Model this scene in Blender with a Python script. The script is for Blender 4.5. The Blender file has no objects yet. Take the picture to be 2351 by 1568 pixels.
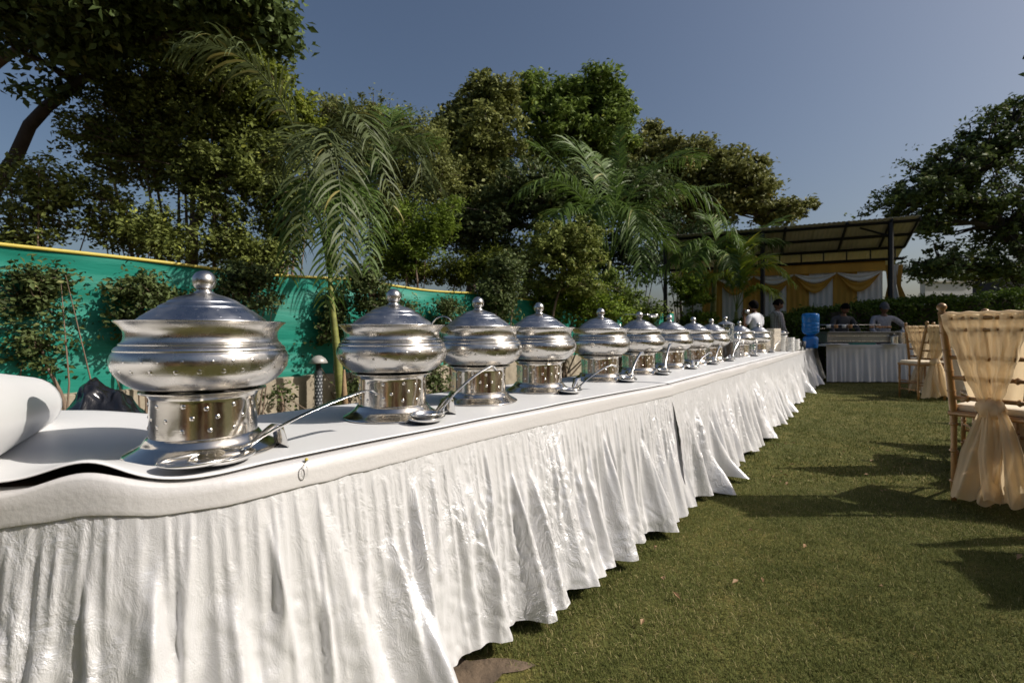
import bpy, bmesh, math, random
import numpy as np
from mathutils import Vector, Matrix
from mathutils.bvhtree import BVHTree
PI = math.pi
R = math.radians
rng = np.random.default_rng(7)
random.seed(7)
scene = bpy.context.scene
C = scene.collection

# ------------------------------------------------------------------ camera, sky, sun
FPX, CU, HV = 1110.0, 1175.5, 765.0          # focal length, centre column and horizon row (on a 2351 px wide picture)
cam_d = bpy.data.cameras.new('camera')
cam = bpy.data.objects.new('camera', cam_d); C.objects.link(cam)
cam.location = (0, 0, 1.0); cam.rotation_euler = (R(90), 0, 0)
cam_d.sensor_width = 36; cam_d.lens = 36 * FPX / 2351
cam_d.shift_y = -0.0081
cam_d.clip_start = 0.05; cam_d.clip_end = 2000
cam_d.dof.use_dof = True; cam_d.dof.focus_distance = 1.7; cam_d.dof.aperture_fstop = 4.5
scene.camera = cam

SUN_EL, SUN_AZ = 40.0, 97.0                  # azimuth clockwise from +Y
world = bpy.data.worlds.new('World'); scene.world = world; world.use_nodes = True
wn = world.node_tree.nodes; wl = world.node_tree.links
wn.clear()
sky = wn.new('ShaderNodeTexSky'); sky.sky_type = 'NISHITA'; sky.sun_disc = False
sky.sun_elevation = R(SUN_EL); sky.sun_rotation = R(SUN_AZ)
sky.air_density = 1.0; sky.dust_density = 3.6; sky.ozone_density = 1.8
bg = wn.new('ShaderNodeBackground'); bg.inputs['Strength'].default_value = 0.082
wo = wn.new('ShaderNodeOutputWorld')
wl.new(sky.outputs[0], bg.inputs[0]); wl.new(bg.outputs[0], wo.inputs[0])
sd = bpy.data.lights.new('sun', 'SUN'); sd.energy = 5.0; sd.angle = R(0.53); sd.color = (1.0, 0.94, 0.86)
sun = bpy.data.objects.new('sun', sd); C.objects.link(sun)
to_sun = Vector((math.sin(R(SUN_AZ)) * math.cos(R(SUN_EL)), math.cos(R(SUN_AZ)) * math.cos(R(SUN_EL)), math.sin(R(SUN_EL))))
sun.rotation_euler = to_sun.to_track_quat('Z', 'Y').to_euler()
vs = scene.view_settings
vs.view_transform = 'Standard'; vs.look = 'None'; vs.exposure = 0.0; vs.gamma = 1.0; vs.use_curve_mapping = False
scene.render.engine = 'CYCLES'
scene.cycles.max_bounces = 8; scene.cycles.transparent_max_bounces = 12
scene.cycles.sample_clamp_indirect = 6.0
scene.cycles.use_denoising = True
scene.cycles.caustics_reflective = False; scene.cycles.caustics_refractive = False

def P(u, v, Y):
    """world point seen at column u, row v at the distance Y"""
    return Vector(((u - CU) / FPX * Y, Y, 1.0 - (v - HV) / FPX * Y))
def XU(u, Y): return (u - CU) / FPX * Y

# ------------------------------------------------------------------ materials
def new_mat(name):
    m = bpy.data.materials.new(name); m.use_nodes = True
    n = m.node_tree.nodes; l = m.node_tree.links
    return m, n, l, n['Principled BSDF']
def ramp(n, stops):
    r = n.new('ShaderNodeValToRGB'); e = r.color_ramp.elements
    while len(e) < len(stops): e.new(0.5)
    for i, (p, c) in enumerate(stops):
        e[i].position = p; e[i].color = (c[0], c[1], c[2], 1)
    return r
def noise(n, scale, detail=4, rough=0.55, coord=None, l=None, dist=0.0):
    t = n.new('ShaderNodeTexNoise'); t.inputs['Scale'].default_value = scale
    t.inputs['Detail'].default_value = detail; t.inputs['Roughness'].default_value = rough
    t.inputs['Distortion'].default_value = dist
    if coord is not None: l.new(coord, t.inputs['Vector'])
    return t
def simple(name, col, rough=0.5, metal=0.0, var=0.15, scale=8.0, bump=0.0, bscale=60.0, spec=None, stretch=None, coat=0.0, dist=0.0):
    m, n, l, b = new_mat(name)
    tc = n.new('ShaderNodeTexCoord'); co = tc.outputs['Object']
    if stretch:
        mp = n.new('ShaderNodeMapping'); mp.inputs['Scale'].default_value = stretch
        l.new(co, mp.inputs['Vector']); co = mp.outputs[0]
    t = noise(n, scale, 5, 0.6, co, l)
    r = ramp(n, [(0.3, [c * (1 - var) for c in col]), (0.7, [min(1, c * (1 + var)) for c in col])])
    l.new(t.outputs['Fac'], r.inputs[0]); l.new(r.outputs[0], b.inputs['Base Color'])
    b.inputs['Roughness'].default_value = rough; b.inputs['Metallic'].default_value = metal
    if spec is not None: b.inputs['Specular IOR Level'].default_value = spec
    if coat: b.inputs['Coat Weight'].default_value = coat
    if bump:
        t2 = noise(n, bscale, 4, 0.6, co, l, dist)
        bp = n.new('ShaderNodeBump'); bp.inputs['Strength'].default_value = bump; bp.inputs['Distance'].default_value = 0.01
        l.new(t2.outputs['Fac'], bp.inputs['Height']); l.new(bp.outputs[0], b.inputs['Normal'])
    return m

def steel(name, col, rough, bump=0.05, aniso=0.4):
    m, n, l, b = new_mat(name)
    tc = n.new('ShaderNodeTexCoord')
    mp = n.new('ShaderNodeMapping'); mp.inputs['Scale'].default_value = (3, 3, 420)
    l.new(tc.outputs['Object'], mp.inputs['Vector'])
    t = noise(n, 1.0, 3, 0.6, mp.outputs[0], l)            # turning lines round the spun metal
    t2 = noise(n, 14, 5, 0.65, tc.outputs['Object'], l)    # smears
    t3 = noise(n, 26, 2, 0.5, tc.outputs['Object'], l)     # hand-made unevenness
    mx = n.new('ShaderNodeMapRange'); mx.inputs['From Min'].default_value = 0.35; mx.inputs['From Max'].default_value = 0.75
    mx.inputs['To Min'].default_value = rough * 0.7; mx.inputs['To Max'].default_value = rough * 1.7
    l.new(t2.outputs['Fac'], mx.inputs['Value']); l.new(mx.outputs[0], b.inputs['Roughness'])
    r = ramp(n, [(0.3, [c * 0.9 for c in col]), (0.7, col)]); l.new(t2.outputs['Fac'], r.inputs[0]); l.new(r.outputs[0], b.inputs['Base Color'])
    b.inputs['Metallic'].default_value = 1.0
    b1 = n.new('ShaderNodeBump'); b1.inputs['Strength'].default_value = bump; b1.inputs['Distance'].default_value = 0.002
    l.new(t.outputs['Fac'], b1.inputs['Height'])
    b2 = n.new('ShaderNodeBump'); b2.inputs['Strength'].default_value = 0.10; b2.inputs['Distance'].default_value = 0.006
    l.new(t3.outputs['Fac'], b2.inputs['Height']); l.new(b1.outputs[0], b2.inputs['Normal'])
    l.new(b2.outputs[0], b.inputs['Normal'])
    return m

def leaf_mat(name, dark, mid, light, trans=0.3, rough=0.55, spec=0.18):
    m = bpy.data.materials.new(name); m.use_nodes = True
    n = m.node_tree.nodes; l = m.node_tree.links
    b = n['Principled BSDF']; out = n['Material Output']
    at = n.new('ShaderNodeAttribute'); at.attribute_name = 'tint'
    r = ramp(n, [(0.0, dark), (0.5, mid), (0.85, mid), (1.0, light)])
    r.color_ramp.elements[1].position = 0.45
    l.new(at.outputs['Fac'], r.inputs[0]); l.new(r.outputs[0], b.inputs['Base Color'])
    b.inputs['Roughness'].default_value = rough; b.inputs['Specular IOR Level'].default_value = spec
    tr = n.new('ShaderNodeBsdfTranslucent'); l.new(r.outputs[0], tr.inputs['Color'])
    mx = n.new('ShaderNodeMixShader'); mx.inputs[0].default_value = trans
    l.new(b.outputs[0], mx.inputs[1]); l.new(tr.outputs[0], mx.inputs[2]); l.new(mx.outputs[0], out.inputs['Surface'])
    return m

def satin(name, col):
    m, n, l, b = new_mat(name)
    tc = n.new('ShaderNodeTexCoord')
    b.inputs['Base Color'].default_value = (*col, 1)
    b.inputs['Metallic'].default_value = 0.28; b.inputs['Roughness'].default_value = 0.30; b.inputs['Specular IOR Level'].default_value = 0.8
    # fine pressed wrinkles, stronger in some places than in others
    mp = n.new('ShaderNodeMapping'); mp.inputs['Scale'].default_value = (1, 1, 0.6); mp.inputs['Rotation'].default_value = (0.2, 0.5, 0.1)
    l.new(tc.outputs['Object'], mp.inputs['Vector'])
    nz2 = noise(n, 24, 5, 0.62, mp.outputs[0], l, 0.6)
    rg = n.new('ShaderNodeMath'); rg.operation = 'SUBTRACT'; rg.inputs[1].default_value = 0.5; l.new(nz2.outputs['Fac'], rg.inputs[0])
    ab = n.new('ShaderNodeMath'); ab.operation = 'ABSOLUTE'; l.new(rg.outputs[0], ab.inputs[0])
    patch = noise(n, 1.9, 2, 0.5, tc.outputs['Object'], l)
    pr = n.new('ShaderNodeMapRange'); pr.inputs['From Min'].default_value = 0.42; pr.inputs['From Max'].default_value = 0.62
    pr.inputs['To Min'].default_value = 0.25; pr.inputs['To Max'].default_value = 1.0
    l.new(patch.outputs['Fac'], pr.inputs['Value'])
    b2 = n.new('ShaderNodeBump'); b2.inputs['Distance'].default_value = 0.016
    l.new(pr.outputs[0], b2.inputs['Strength']); l.new(ab.outputs[0], b2.inputs['Height'])
    wv = noise(n, 420, 2, 0.6, tc.outputs['Object'], l)
    b3 = n.new('ShaderNodeBump'); b3.inputs['Distance'].default_value = 0.0012; b3.inputs['Strength'].default_value = 0.38
    l.new(wv.outputs['Fac'], b3.inputs['Height']); l.new(b2.outputs[0], b3.inputs['Normal'])
    l.new(b3.outputs[0], b.inputs['Normal'])
    return m

def sheer(name, col, trans=0.45):
    m = bpy.data.materials.new(name); m.use_nodes = True
    n = m.node_tree.nodes; l = m.node_tree.links
    b = n['Principled BSDF']; out = n['Material Output']
    b.inputs['Base Color'].default_value = (*col, 1); b.inputs['Roughness'].default_value = 0.6
    tc = n.new('ShaderNodeTexCoord'); mp = n.new('ShaderNodeMapping'); mp.inputs['Scale'].default_value = (30, 30, 3)
    l.new(tc.outputs['Object'], mp.inputs['Vector'])
    nz = noise(n, 2, 4, 0.6, mp.outputs[0], l); bp = n.new('ShaderNodeBump'); bp.inputs['Strength'].default_value = 0.5; bp.inputs['Distance'].default_value = 0.01
    l.new(nz.outputs['Fac'], bp.inputs['Height']); l.new(bp.outputs[0], b.inputs['Normal'])
    tr = n.new('ShaderNodeBsdfTranslucent'); tr.inputs['Color'].default_value = (*col, 1)
    mx = n.new('ShaderNodeMixShader'); mx.inputs[0].default_value = trans
    l.new(b.outputs[0], mx.inputs[1]); l.new(tr.outputs[0], mx.inputs[2])
    tp = n.new('ShaderNodeBsdfTransparent')
    m2 = n.new('ShaderNodeMixShader'); m2.inputs[0].default_value = 0.12
    l.new(mx.outputs[0], m2.inputs[1]); l.new(tp.outputs[0], m2.inputs[2]); l.new(m2.outputs[0], out.inputs['Surface'])
    return m

def glassy(name, col, rough=0.05, trans=0.85):
    m, n, l, b = new_mat(name)
    b.inputs['Base Color'].default_value = (*col, 1); b.inputs['Roughness'].default_value = rough
    b.inputs['Transmission Weight'].default_value = trans; b.inputs['IOR'].default_value = 1.45
    return m

M = {}
M['steel'] = steel('polished_steel', (0.62, 0.595, 0.56), 0.24, 0.12)
M['stand'] = steel('stand_steel', (0.72, 0.68, 0.62), 0.14, 0.04)
M['lid'] = steel('brushed_steel', (0.46, 0.47, 0.50), 0.33, 0.12)
M['ladle'] = steel('ladle_steel', (0.78, 0.77, 0.75), 0.14)
M['grill'] = simple('grill_steel', (0.27, 0.26, 0.25), 0.35, 0.9, 0.2, 3, 0.1, 20)
M['satin'] = satin('white_satin', (0.745, 0.74, 0.74))
M['band'] = simple('satin_band', (0.67, 0.65, 0.635), 0.40, 0.15, 0.03, 3, 0.10, 90, spec=0.6)
M['sheet'] = simple('white_sheet', (0.70, 0.70, 0.70), 0.42, 0, 0.03, 3, 0.05, 9)
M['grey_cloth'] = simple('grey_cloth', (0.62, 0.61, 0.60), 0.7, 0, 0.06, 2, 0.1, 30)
M['brown_wood'] = simple('brown_plywood', (0.10, 0.055, 0.035), 0.6, 0, 0.4, 6, stretch=(1, 8, 1))
M['black_metal'] = simple('black_metal', (0.015, 0.015, 0.018), 0.5, 0.2, 0.2)
M['dark_metal'] = simple('table_leg_metal', (0.12, 0.12, 0.13), 0.4, 0.8, 0.2)
M['net'] = None
M['yellow_trim'] = simple('yellow_tape', (0.52, 0.42, 0.07), 0.55, 0, 0.12, 4)
M['wall'] = simple('weathered_plaster', (0.34, 0.29, 0.215), 0.9, 0, 0.35, 5, 0.5, 25)
M['bark'] = simple('bark', (0.10, 0.075, 0.055), 0.85, 0, 0.4, 9, 0.6, 30, stretch=(1, 1, 0.3))
M['dark_bark'] = simple('dark_bark', (0.045, 0.036, 0.03), 0.9, 0, 0.4, 9, 0.6, 30, stretch=(1, 1, 0.3))
M['pale_bark'] = simple('pale_bark', (0.19, 0.135, 0.095), 0.85, 0, 0.35, 9, 0.5, 30, stretch=(1, 1, 0.3))
M['palm_trunk'] = simple('palm_trunk', (0.19, 0.20, 0.05), 0.6, 0, 0.35, 5, 0.3, 30, stretch=(1, 1, 3))
M['palm_sheath'] = simple('dry_palm_sheath', (0.26, 0.17, 0.09), 0.8, 0, 0.3, 6, 0.4, 30)
M['soil'] = simple('soil', (0.12, 0.085, 0.055), 0.95, 0, 0.4, 14, 0.8, 40)
M['black_plastic'] = simple('black_polythene', (0.011, 0.011, 0.013), 0.16, 0, 0.1, 4, 0.5, 7, spec=0.7, dist=1.5)
M['lamp_grey'] = simple('lamp_grey', (0.085, 0.09, 0.10), 0.5, 0.2, 0.1)
M['lamp_dot'] = simple('lamp_dot', (0.62, 0.64, 0.66), 0.4, 0, 0.05)
M['lamp_cap'] = simple('lamp_cap', (0.36, 0.35, 0.33), 0.45, 0.2, 0.1)
M['gold_wood'] = simple('gold_wood', (0.31, 0.165, 0.055), 0.35, 0.15, 0.25, 12, 0.1, 60, coat=0.25)
M['seat_pad'] = simple('seat_pad', (0.70, 0.60, 0.45), 0.8, 0, 0.08)
M['sash'] = sheer('cream_organza', (0.86, 0.70, 0.46))
M['ochre'] = simple('ochre_drape', (0.58, 0.30, 0.035), 0.7, 0, 0.18, 3, 0.3, 10, stretch=(1, 1, 0.2))
M['white_drape'] = simple('white_drape', (0.78, 0.72, 0.63), 0.7, 0, 0.08, 3, 0.3, 10, stretch=(1, 1, 0.2))
M['roof_sheet'] = simple('roof_sheet', (0.55, 0.51, 0.45), 0.6, 0.0, 0.15, 2)
M['white_paint'] = simple('white_paint', (0.62, 0.62, 0.62), 0.7, 0, 0.1, 2)
M['porcelain'] = simple('white_crockery', (0.78, 0.77, 0.74), 0.25, 0, 0.03)
M['napkin'] = simple('cream_napkins', (0.74, 0.66, 0.55), 0.8, 0, 0.06, 3, 0.4, 30, stretch=(1, 1, 12))
M['clear'] = glassy('clear_glass', (0.95, 0.97, 0.97), 0.03, 0.95)
M['blue_jar'] = glassy('blue_water_jar', (0.02, 0.24, 0.72), 0.08, 0.35)
M['blue_plastic'] = simple('blue_plastic', (0.015, 0.16, 0.50), 0.3, 0, 0.1)
M['teal'] = simple('teal_cloth', (0.0, 0.17, 0.14), 0.7, 0, 0.1)
M['skin'] = simple('skin', (0.16, 0.075, 0.042), 0.55, 0, 0.1)
M['hair'] = simple('black_hair', (0.006, 0.005, 0.005), 0.9, 0, 0.2, 40, 0.4, 90, spec=0.05)
M['white_shirt'] = simple('white_shirt', (0.78, 0.78, 0.80), 0.8, 0, 0.04, 5, 0.4, 14)
M['dark_shirt'] = simple('dark_shirt', (0.045, 0.045, 0.05), 0.8, 0, 0.3, 5, 0.3, 14)
M['pale_shirt'] = simple('pale_shirt', (0.36, 0.34, 0.36), 0.8, 0, 0.25, 30, 0.3, 14)
M['trousers'] = simple('dark_trousers', (0.03, 0.03, 0.04), 0.8, 0, 0.2)
M['cap'] = simple('grey_cap', (0.07, 0.07, 0.08), 0.8, 0, 0.2)
M['food'] = simple('orange_food', (0.52, 0.26, 0.11), 0.7, 0, 0.3, 20)
M['building'] = simple('brown_building', (0.22, 0.11, 0.055), 0.9, 0, 0.4, 0.8)
M['brown_cloth'] = simple('brown_cloth', (0.26, 0.10, 0.04), 0.8, 0, 0.2)
M['dry_leaf'] = simple('dry_leaf', (0.28, 0.17, 0.08), 0.7, 0, 0.3)

def plaid():
    m, n, l, b = new_mat('plaid_shirt')
    tc = n.new('ShaderNodeTexCoord')
    def wave(ax, sc):
        w = n.new('ShaderNodeTexWave'); w.bands_direction = ax; w.inputs['Scale'].default_value = sc
        w.inputs['Distortion'].default_value = 0.6; l.new(tc.outputs['Object'], w.inputs['Vector']); return w
    a, c = wave('X', 9), wave('Z', 9)
    mm = n.new('ShaderNodeMath'); mm.operation = 'ADD'; l.new(a.outputs['Fac'], mm.inputs[0]); l.new(c.outputs['Fac'], mm.inputs[1])
    h = n.new('ShaderNodeMath'); h.operation = 'MULTIPLY'; h.inputs[1].default_value = 0.5; l.new(mm.outputs[0], h.inputs[0])
    r = ramp(n, [(0.1, (0.16, 0.13, 0.12)), (0.5, (0.34, 0.30, 0.28)), (0.95, (0.58, 0.54, 0.52))])
    l.new(h.outputs[0], r.inputs[0]); l.new(r.outputs[0], b.inputs['Base Color']); b.inputs['Roughness'].default_value = 0.8
    return m
M['plaid'] = plaid()

def net_mat():
    m, n, l, b = new_mat('green_shade_net')
    tc = n.new('ShaderNodeTexCoord')
    mp = n.new('ShaderNodeMapping'); mp.inputs['Scale'].default_value = (0.6, 0.6, 5); l.new(tc.outputs['Object'], mp.inputs['Vector'])
    t = noise(n, 2.2, 4, 0.55, mp.outputs[0], l)
    r = ramp(n, [(0.3, (0.0, 0.16, 0.11)), (0.55, (0.004, 0.215, 0.155)), (0.8, (0.015, 0.28, 0.205))])
    l.new(t.outputs['Fac'], r.inputs[0]); l.new(r.outputs[0], b.inputs['Base Color'])
    b.inputs['Roughness'].default_value = 0.6
    bp = n.new('ShaderNodeBump'); bp.inputs['Strength'].default_value = 0.2; bp.inputs['Distance'].default_value = 0.05
    l.new(t.outputs['Fac'], bp.inputs['Height']); l.new(bp.outputs[0], b.inputs['Normal'])
    return m
M['net'] = net_mat()

def lawn_mat():
    m, n, l, b = new_mat('lawn')
    tc = n.new('ShaderNodeTexCoord'); co = tc.outputs['Object']
    t1 = noise(n, 1.3, 4, 0.6, co, l); t2 = noise(n, 60, 4, 0.7, co, l); t3 = noise(n, 9, 4, 0.6, co, l)
    r1 = ramp(n, [(0.3, (0.085, 0.095, 0.028)), (0.55, (0.145, 0.145, 0.048)), (0.8, (0.24, 0.195, 0.085))])
    r2 = ramp(n, [(0.3, (0.35, 0.35, 0.35)), (0.7, (1.25, 1.2, 1.05))])
    l.new(t3.outputs['Fac'], r1.inputs[0]); l.new(t2.outputs['Fac'], r2.inputs[0])
    mx = n.new('ShaderNodeMixRGB'); mx.blend_type = 'MULTIPLY'; mx.inputs[0].default_value = 1
    l.new(r1.outputs[0], mx.inputs[1]); l.new(r2.outputs[0], mx.inputs[2])
    r3 = ramp(n, [(0.35, (0.8, 0.85, 0.8)), (0.65, (1.2, 1.1, 1.0))]); l.new(t1.outputs['Fac'], r3.inputs[0])
    m2 = n.new('ShaderNodeMixRGB'); m2.blend_type = 'MULTIPLY'; m2.inputs[0].default_value = 1
    l.new(mx.outputs[0], m2.inputs[1]); l.new(r3.outputs[0], m2.inputs[2])
    l.new(m2.outputs[0], b.inputs['Base Color']); b.inputs['Roughness'].default_value = 0.9; b.inputs['Specular IOR Level'].default_value = 0.15
    bp = n.new('ShaderNodeBump'); bp.inputs['Strength'].default_value = 0.9; bp.inputs['Distance'].default_value = 0.02
    l.new(t2.outputs['Fac'], bp.inputs['Height']); l.new(bp.outputs[0], b.inputs['Normal'])
    return m
M['lawn'] = lawn_mat()
M['grass'] = leaf_mat('grass_blades', (0.06, 0.075, 0.018), (0.155, 0.168, 0.05), (0.42, 0.35, 0.17), 0.2, 0.65, 0.1)
M['leaf_big'] = leaf_mat('broad_leaves', (0.044, 0.064, 0.020), (0.120, 0.164, 0.052), (0.340, 0.340, 0.120), 0.22)
M['leaf_creeper'] = leaf_mat('creeper_leaves', (0.05, 0.066, 0.016), (0.175, 0.205, 0.048), (0.38, 0.4, 0.07), 0.25)
M['leaf_yellow'] = leaf_mat('yellow_green_leaves', (0.07, 0.09, 0.014), (0.21, 0.25, 0.036), (0.44, 0.42, 0.06), 0.35)
M['leaf_dull'] = leaf_mat('olive_leaves', (0.07, 0.085, 0.025), (0.22, 0.24, 0.07), (0.4, 0.38, 0.11), 0.25)
M['leaf_green'] = leaf_mat('green_leaves', (0.06, 0.09, 0.018), (0.18, 0.25, 0.05), (0.36, 0.4, 0.08), 0.3)
M['leaf_brown'] = leaf_mat('brown_green_leaves', (0.07, 0.075, 0.022), (0.22, 0.23, 0.07), (0.46, 0.38, 0.13), 0.25)
M['leaf_dark'] = leaf_mat('dark_leaves', (0.016, 0.032, 0.012), (0.050, 0.084, 0.028), (0.120, 0.140, 0.040), 0.2)
M['leaf_bamboo'] = leaf_mat('bamboo_leaves', (0.07, 0.11, 0.014), (0.2, 0.28, 0.035), (0.42, 0.44, 0.06), 0.35)
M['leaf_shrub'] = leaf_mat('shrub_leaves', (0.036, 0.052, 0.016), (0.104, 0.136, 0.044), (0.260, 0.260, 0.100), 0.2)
M['leaf_topiary'] = leaf_mat('topiary_leaves', (0.08, 0.105, 0.022), (0.24, 0.28, 0.07), (0.46, 0.42, 0.14), 0.3)
M['leaf_hedge'] = leaf_mat('hedge_leaves', (0.03, 0.055, 0.008), (0.1, 0.155, 0.022), (0.24, 0.29, 0.035), 0.3)
M['frond_green'] = leaf_mat('palm_leaflets', (0.045, 0.08, 0.015), (0.11, 0.175, 0.035), (0.26, 0.26, 0.06), 0.3, 0.5, 0.25)
M['frond_grey'] = leaf_mat('grey_palm_leaflets', (0.04, 0.055, 0.018), (0.1, 0.125, 0.045), (0.28, 0.24, 0.07), 0.25, 0.5, 0.25)
M['frond_yellow'] = leaf_mat('yellow_palm_leaflets', (0.09, 0.14, 0.015), (0.25, 0.31, 0.03), (0.5, 0.42, 0.05), 0.4, 0.4, 0.4)

# ------------------------------------------------------------------ object helpers
def link(o, parent=None):
    C.objects.link(o)
    if parent is not None: o.parent = parent
    return o
def tag(o, label=None, cat=None, group=None, kind=None):
    if label: o['label'] = label
    if cat: o['category'] = cat
    if group: o['group'] = group
    if kind: o['kind'] = kind
    return o
def thing(name, label, cat, loc=(0, 0, 0), rotz=0.0, group=None):
    o = bpy.data.objects.new(name, None); o.empty_display_size = 0.1
    link(o); o.location = loc; o.rotation_euler = (0, 0, rotz)
    return tag(o, label, cat, group)
def mesh_arrays(name, V, F, mats, parent=None, smooth=False, tint=None, midx=None, loc=None):
    """V (n,3), F (m,k) with k 3 or 4 for all faces"""
    V = np.asarray(V, dtype=np.float32); F = np.asarray(F, dtype=np.int32)
    me = bpy.data.meshes.new(name)
    me.vertices.add(len(V)); me.vertices.foreach_set('co', V.ravel())
    k = F.shape[1]
    me.loops.add(F.size); me.loops.foreach_set('vertex_index', F.ravel())
    me.polygons.add(len(F)); me.polygons.foreach_set('loop_start', np.arange(len(F), dtype=np.int32) * k)
    me.polygons.foreach_set('loop_total', np.full(len(F), k, dtype=np.int32))
    if smooth: me.polygons.foreach_set('use_smooth', np.ones(len(F), dtype=bool))
    for m in (mats if isinstance(mats, (list, tuple)) else [mats]): me.materials.append(m)
    if midx is not None: me.polygons.foreach_set('material_index', np.asarray(midx, dtype=np.int32))
    if tint is not None:
        a = me.attributes.new('tint', 'FLOAT', 'FACE'); a.data.foreach_set('value', np.asarray(tint, dtype=np.float32))
    me.update(calc_edges=True); me.validate()
    o = bpy.data.objects.new(name, me); link(o, parent)
    if loc is not None: o.location = loc
    return o
class MB:
    """collects verts and faces of mixed size into one mesh"""
    def __init__(s): s.v = []; s.f = []; s.mi = []; s.cur = 0
    def add(s, V, F):
        b = len(s.v); s.v.extend([tuple(p) for p in V]); s.f.extend([tuple(b + i for i in f) for f in F]); s.mi.extend([s.cur] * len(F))
    def box(s, c, d, rz=0.0, M4=None, taper=1.0):
        cx, cy, cz = c; hx, hy, hz = d[0] / 2, d[1] / 2, d[2] / 2
        vs = []
        for z in (-hz, hz):
            k = taper if z > 0 else 1.0
            for x, y in ((-hx, -hy), (hx, -hy), (hx, hy), (-hx, hy)):
                x2, y2 = x * k, y * k
                if rz: x2, y2 = x2 * math.cos(rz) - y2 * math.sin(rz), x2 * math.sin(rz) + y2 * math.cos(rz)
                p = Vector((cx + x2, cy + y2, cz + z))
                vs.append(M4 @ p if M4 else p)
        s.add(vs, [(3, 2, 1, 0), (4, 5, 6, 7), (0, 1, 5, 4), (1, 2, 6, 5), (2, 3, 7, 6), (3, 0, 4, 7)])
    def lathe(s, prof, seg=24, c=(0, 0, 0), close=True, M4=None):
        vs = []
        for r, z in prof:
            for i in range(seg):
                a = 2 * PI * i / seg
                p = Vector((c[0] + r * math.cos(a), c[1] + r * math.sin(a), c[2] + z)); vs.append(M4 @ p if M4 else p)
        fs = []
        for j in range(len(prof) - 1):
            for i in range(seg):
                i2 = (i + 1) % seg
                fs.append((j * seg + i, j * seg + i2, (j + 1) * seg + i2, (j + 1) * seg + i))
        if close:
            if prof[0][0] > 1e-5: fs.append(tuple(range(seg - 1, -1, -1)))
            if prof[-1][0] > 1e-5: fs.append(tuple((len(prof) - 1) * seg + i for i in range(seg)))
        s.add(vs, fs)
    def tube(s, pts, rad, seg=8, cap=True):
        pts = [Vector(p) for p in pts]; n = len(pts)
        if not hasattr(rad, '__len__'): rad = [rad] * n
        up = Vector((0, 0, 1)); vs = []; prev = None
        for i, p in enumerate(pts):
            t = (pts[min(i + 1, n - 1)] - pts[max(i - 1, 0)]).normalized()
            if prev is None:
                a = t.cross(up)
                if a.length < 1e-3: a = t.cross(Vector((1, 0, 0)))
                a.normalize()
            else:
                a = (prev - t * prev.dot(t)); a.normalize()
            prev = a; b = t.cross(a)
            for k in range(seg):
                an = 2 * PI * k / seg
                vs.append(p + (a * math.cos(an) + b * math.sin(an)) * rad[i])
        fs = []
        for i in range(n - 1):
            for k in range(seg):
                k2 = (k + 1) % seg
                fs.append((i * seg + k, i * seg + k2, (i + 1) * seg + k2, (i + 1) * seg + k))
        if cap: fs.append(tuple(range(seg - 1, -1, -1))); fs.append(tuple((n - 1) * seg + k for k in range(seg)))
        s.add(vs, fs)
    def strip(s, pts, side, w, th=0.0015):
        """flat bar along pts, side vectors, widths"""
        vs = []
        for p, sd_, ww in zip(pts, side, w):
            p = Vector(p); sd_ = Vector(sd_).normalized()
            vs += [p - sd_ * ww / 2, p + sd_ * ww / 2]
        n = len(pts); vv = list(vs)
        fs = [(2 * i, 2 * i + 1, 2 * i + 3, 2 * i + 2) for i in range(n - 1)]
        s.add(vv, fs)
    def build(s, name, mats, parent=None, smooth=False, bevel=0.0, sub=0, angle=None, loc=None, solid=0.0):
        me = bpy.data.meshes.new(name); me.from_pydata(s.v, [], s.f)
        mats = mats if isinstance(mats, (list, tuple)) else [mats]
        for m in mats: me.materials.append(m)
        if len(mats) > 1: me.polygons.foreach_set('material_index', s.mi)
        if smooth: me.polygons.foreach_set('use_smooth', [True] * len(me.polygons))
        me.update()
        if angle: me.set_sharp_from_angle(angle=R(angle))
        o = bpy.data.objects.new(name, me); link(o, parent)
        if loc is not None: o.location = loc
        if solid:
            md = o.modifiers.new('solid', 'SOLIDIFY'); md.thickness = solid; md.offset = 0
        if bevel:
            md = o.modifiers.new('bevel', 'BEVEL'); md.width = bevel; md.segments = 2; md.limit_method = 'ANGLE'
        if sub:
            md = o.modifiers.new('sub', 'SUBSURF'); md.levels = sub; md.render_levels = sub
        return o
def copy_tree(o, parent=None):
    c = o.copy(); C.objects.link(c)
    c.parent = parent
    for ch in list(o.children): copy_tree(ch, c)
    return c

# value noise in numpy
def vnoise(x, y, seed=0):
    xi = np.floor(x).astype(int); yi = np.floor(y).astype(int); xf = x - xi; yf = y - yi
    def h(a, b):
        n = (a * 374761393 + b * 668265263 + seed * 974634) & 0x7fffffff
        n = (n ^ (n >> 13)) * 1274126177 & 0x7fffffff
        return ((n ^ (n >> 16)) & 0xffff) / 65535.0
    u = xf * xf * (3 - 2 * xf); v = yf * yf * (3 - 2 * yf)
    return (h(xi, yi) * (1 - u) + h(xi + 1, yi) * u) * (1 - v) + (h(xi, yi + 1) * (1 - u) + h(xi + 1, yi + 1) * u) * v

# ------------------------------------------------------------------ ground
K = 1.1346
TZ = 1 - 0.26 * K                      # table height
def grid_plane(x0, x1, y0, y1, z=0.0):
    return [(x0, y0, z), (x1, y0, z), (x1, y1, z), (x0, y1, z)]
b = MB(); b.add(grid_plane(-400, 400, -400, 600, -0.008), [(0, 1, 2, 3)])
tag(b.build('ground', M['soil']), kind='structure')
b = MB(); b.add([(-7.4, -20, 0), (60, -20, 0), (60, 60, 0), (36, 60, 0), (-1.6, 8.6, 0), (-7.4, 0.6, 0)], [(0, 1, 2, 3, 4, 5)])
tag(b.build('lawn', M['lawn']), kind='structure')

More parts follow.
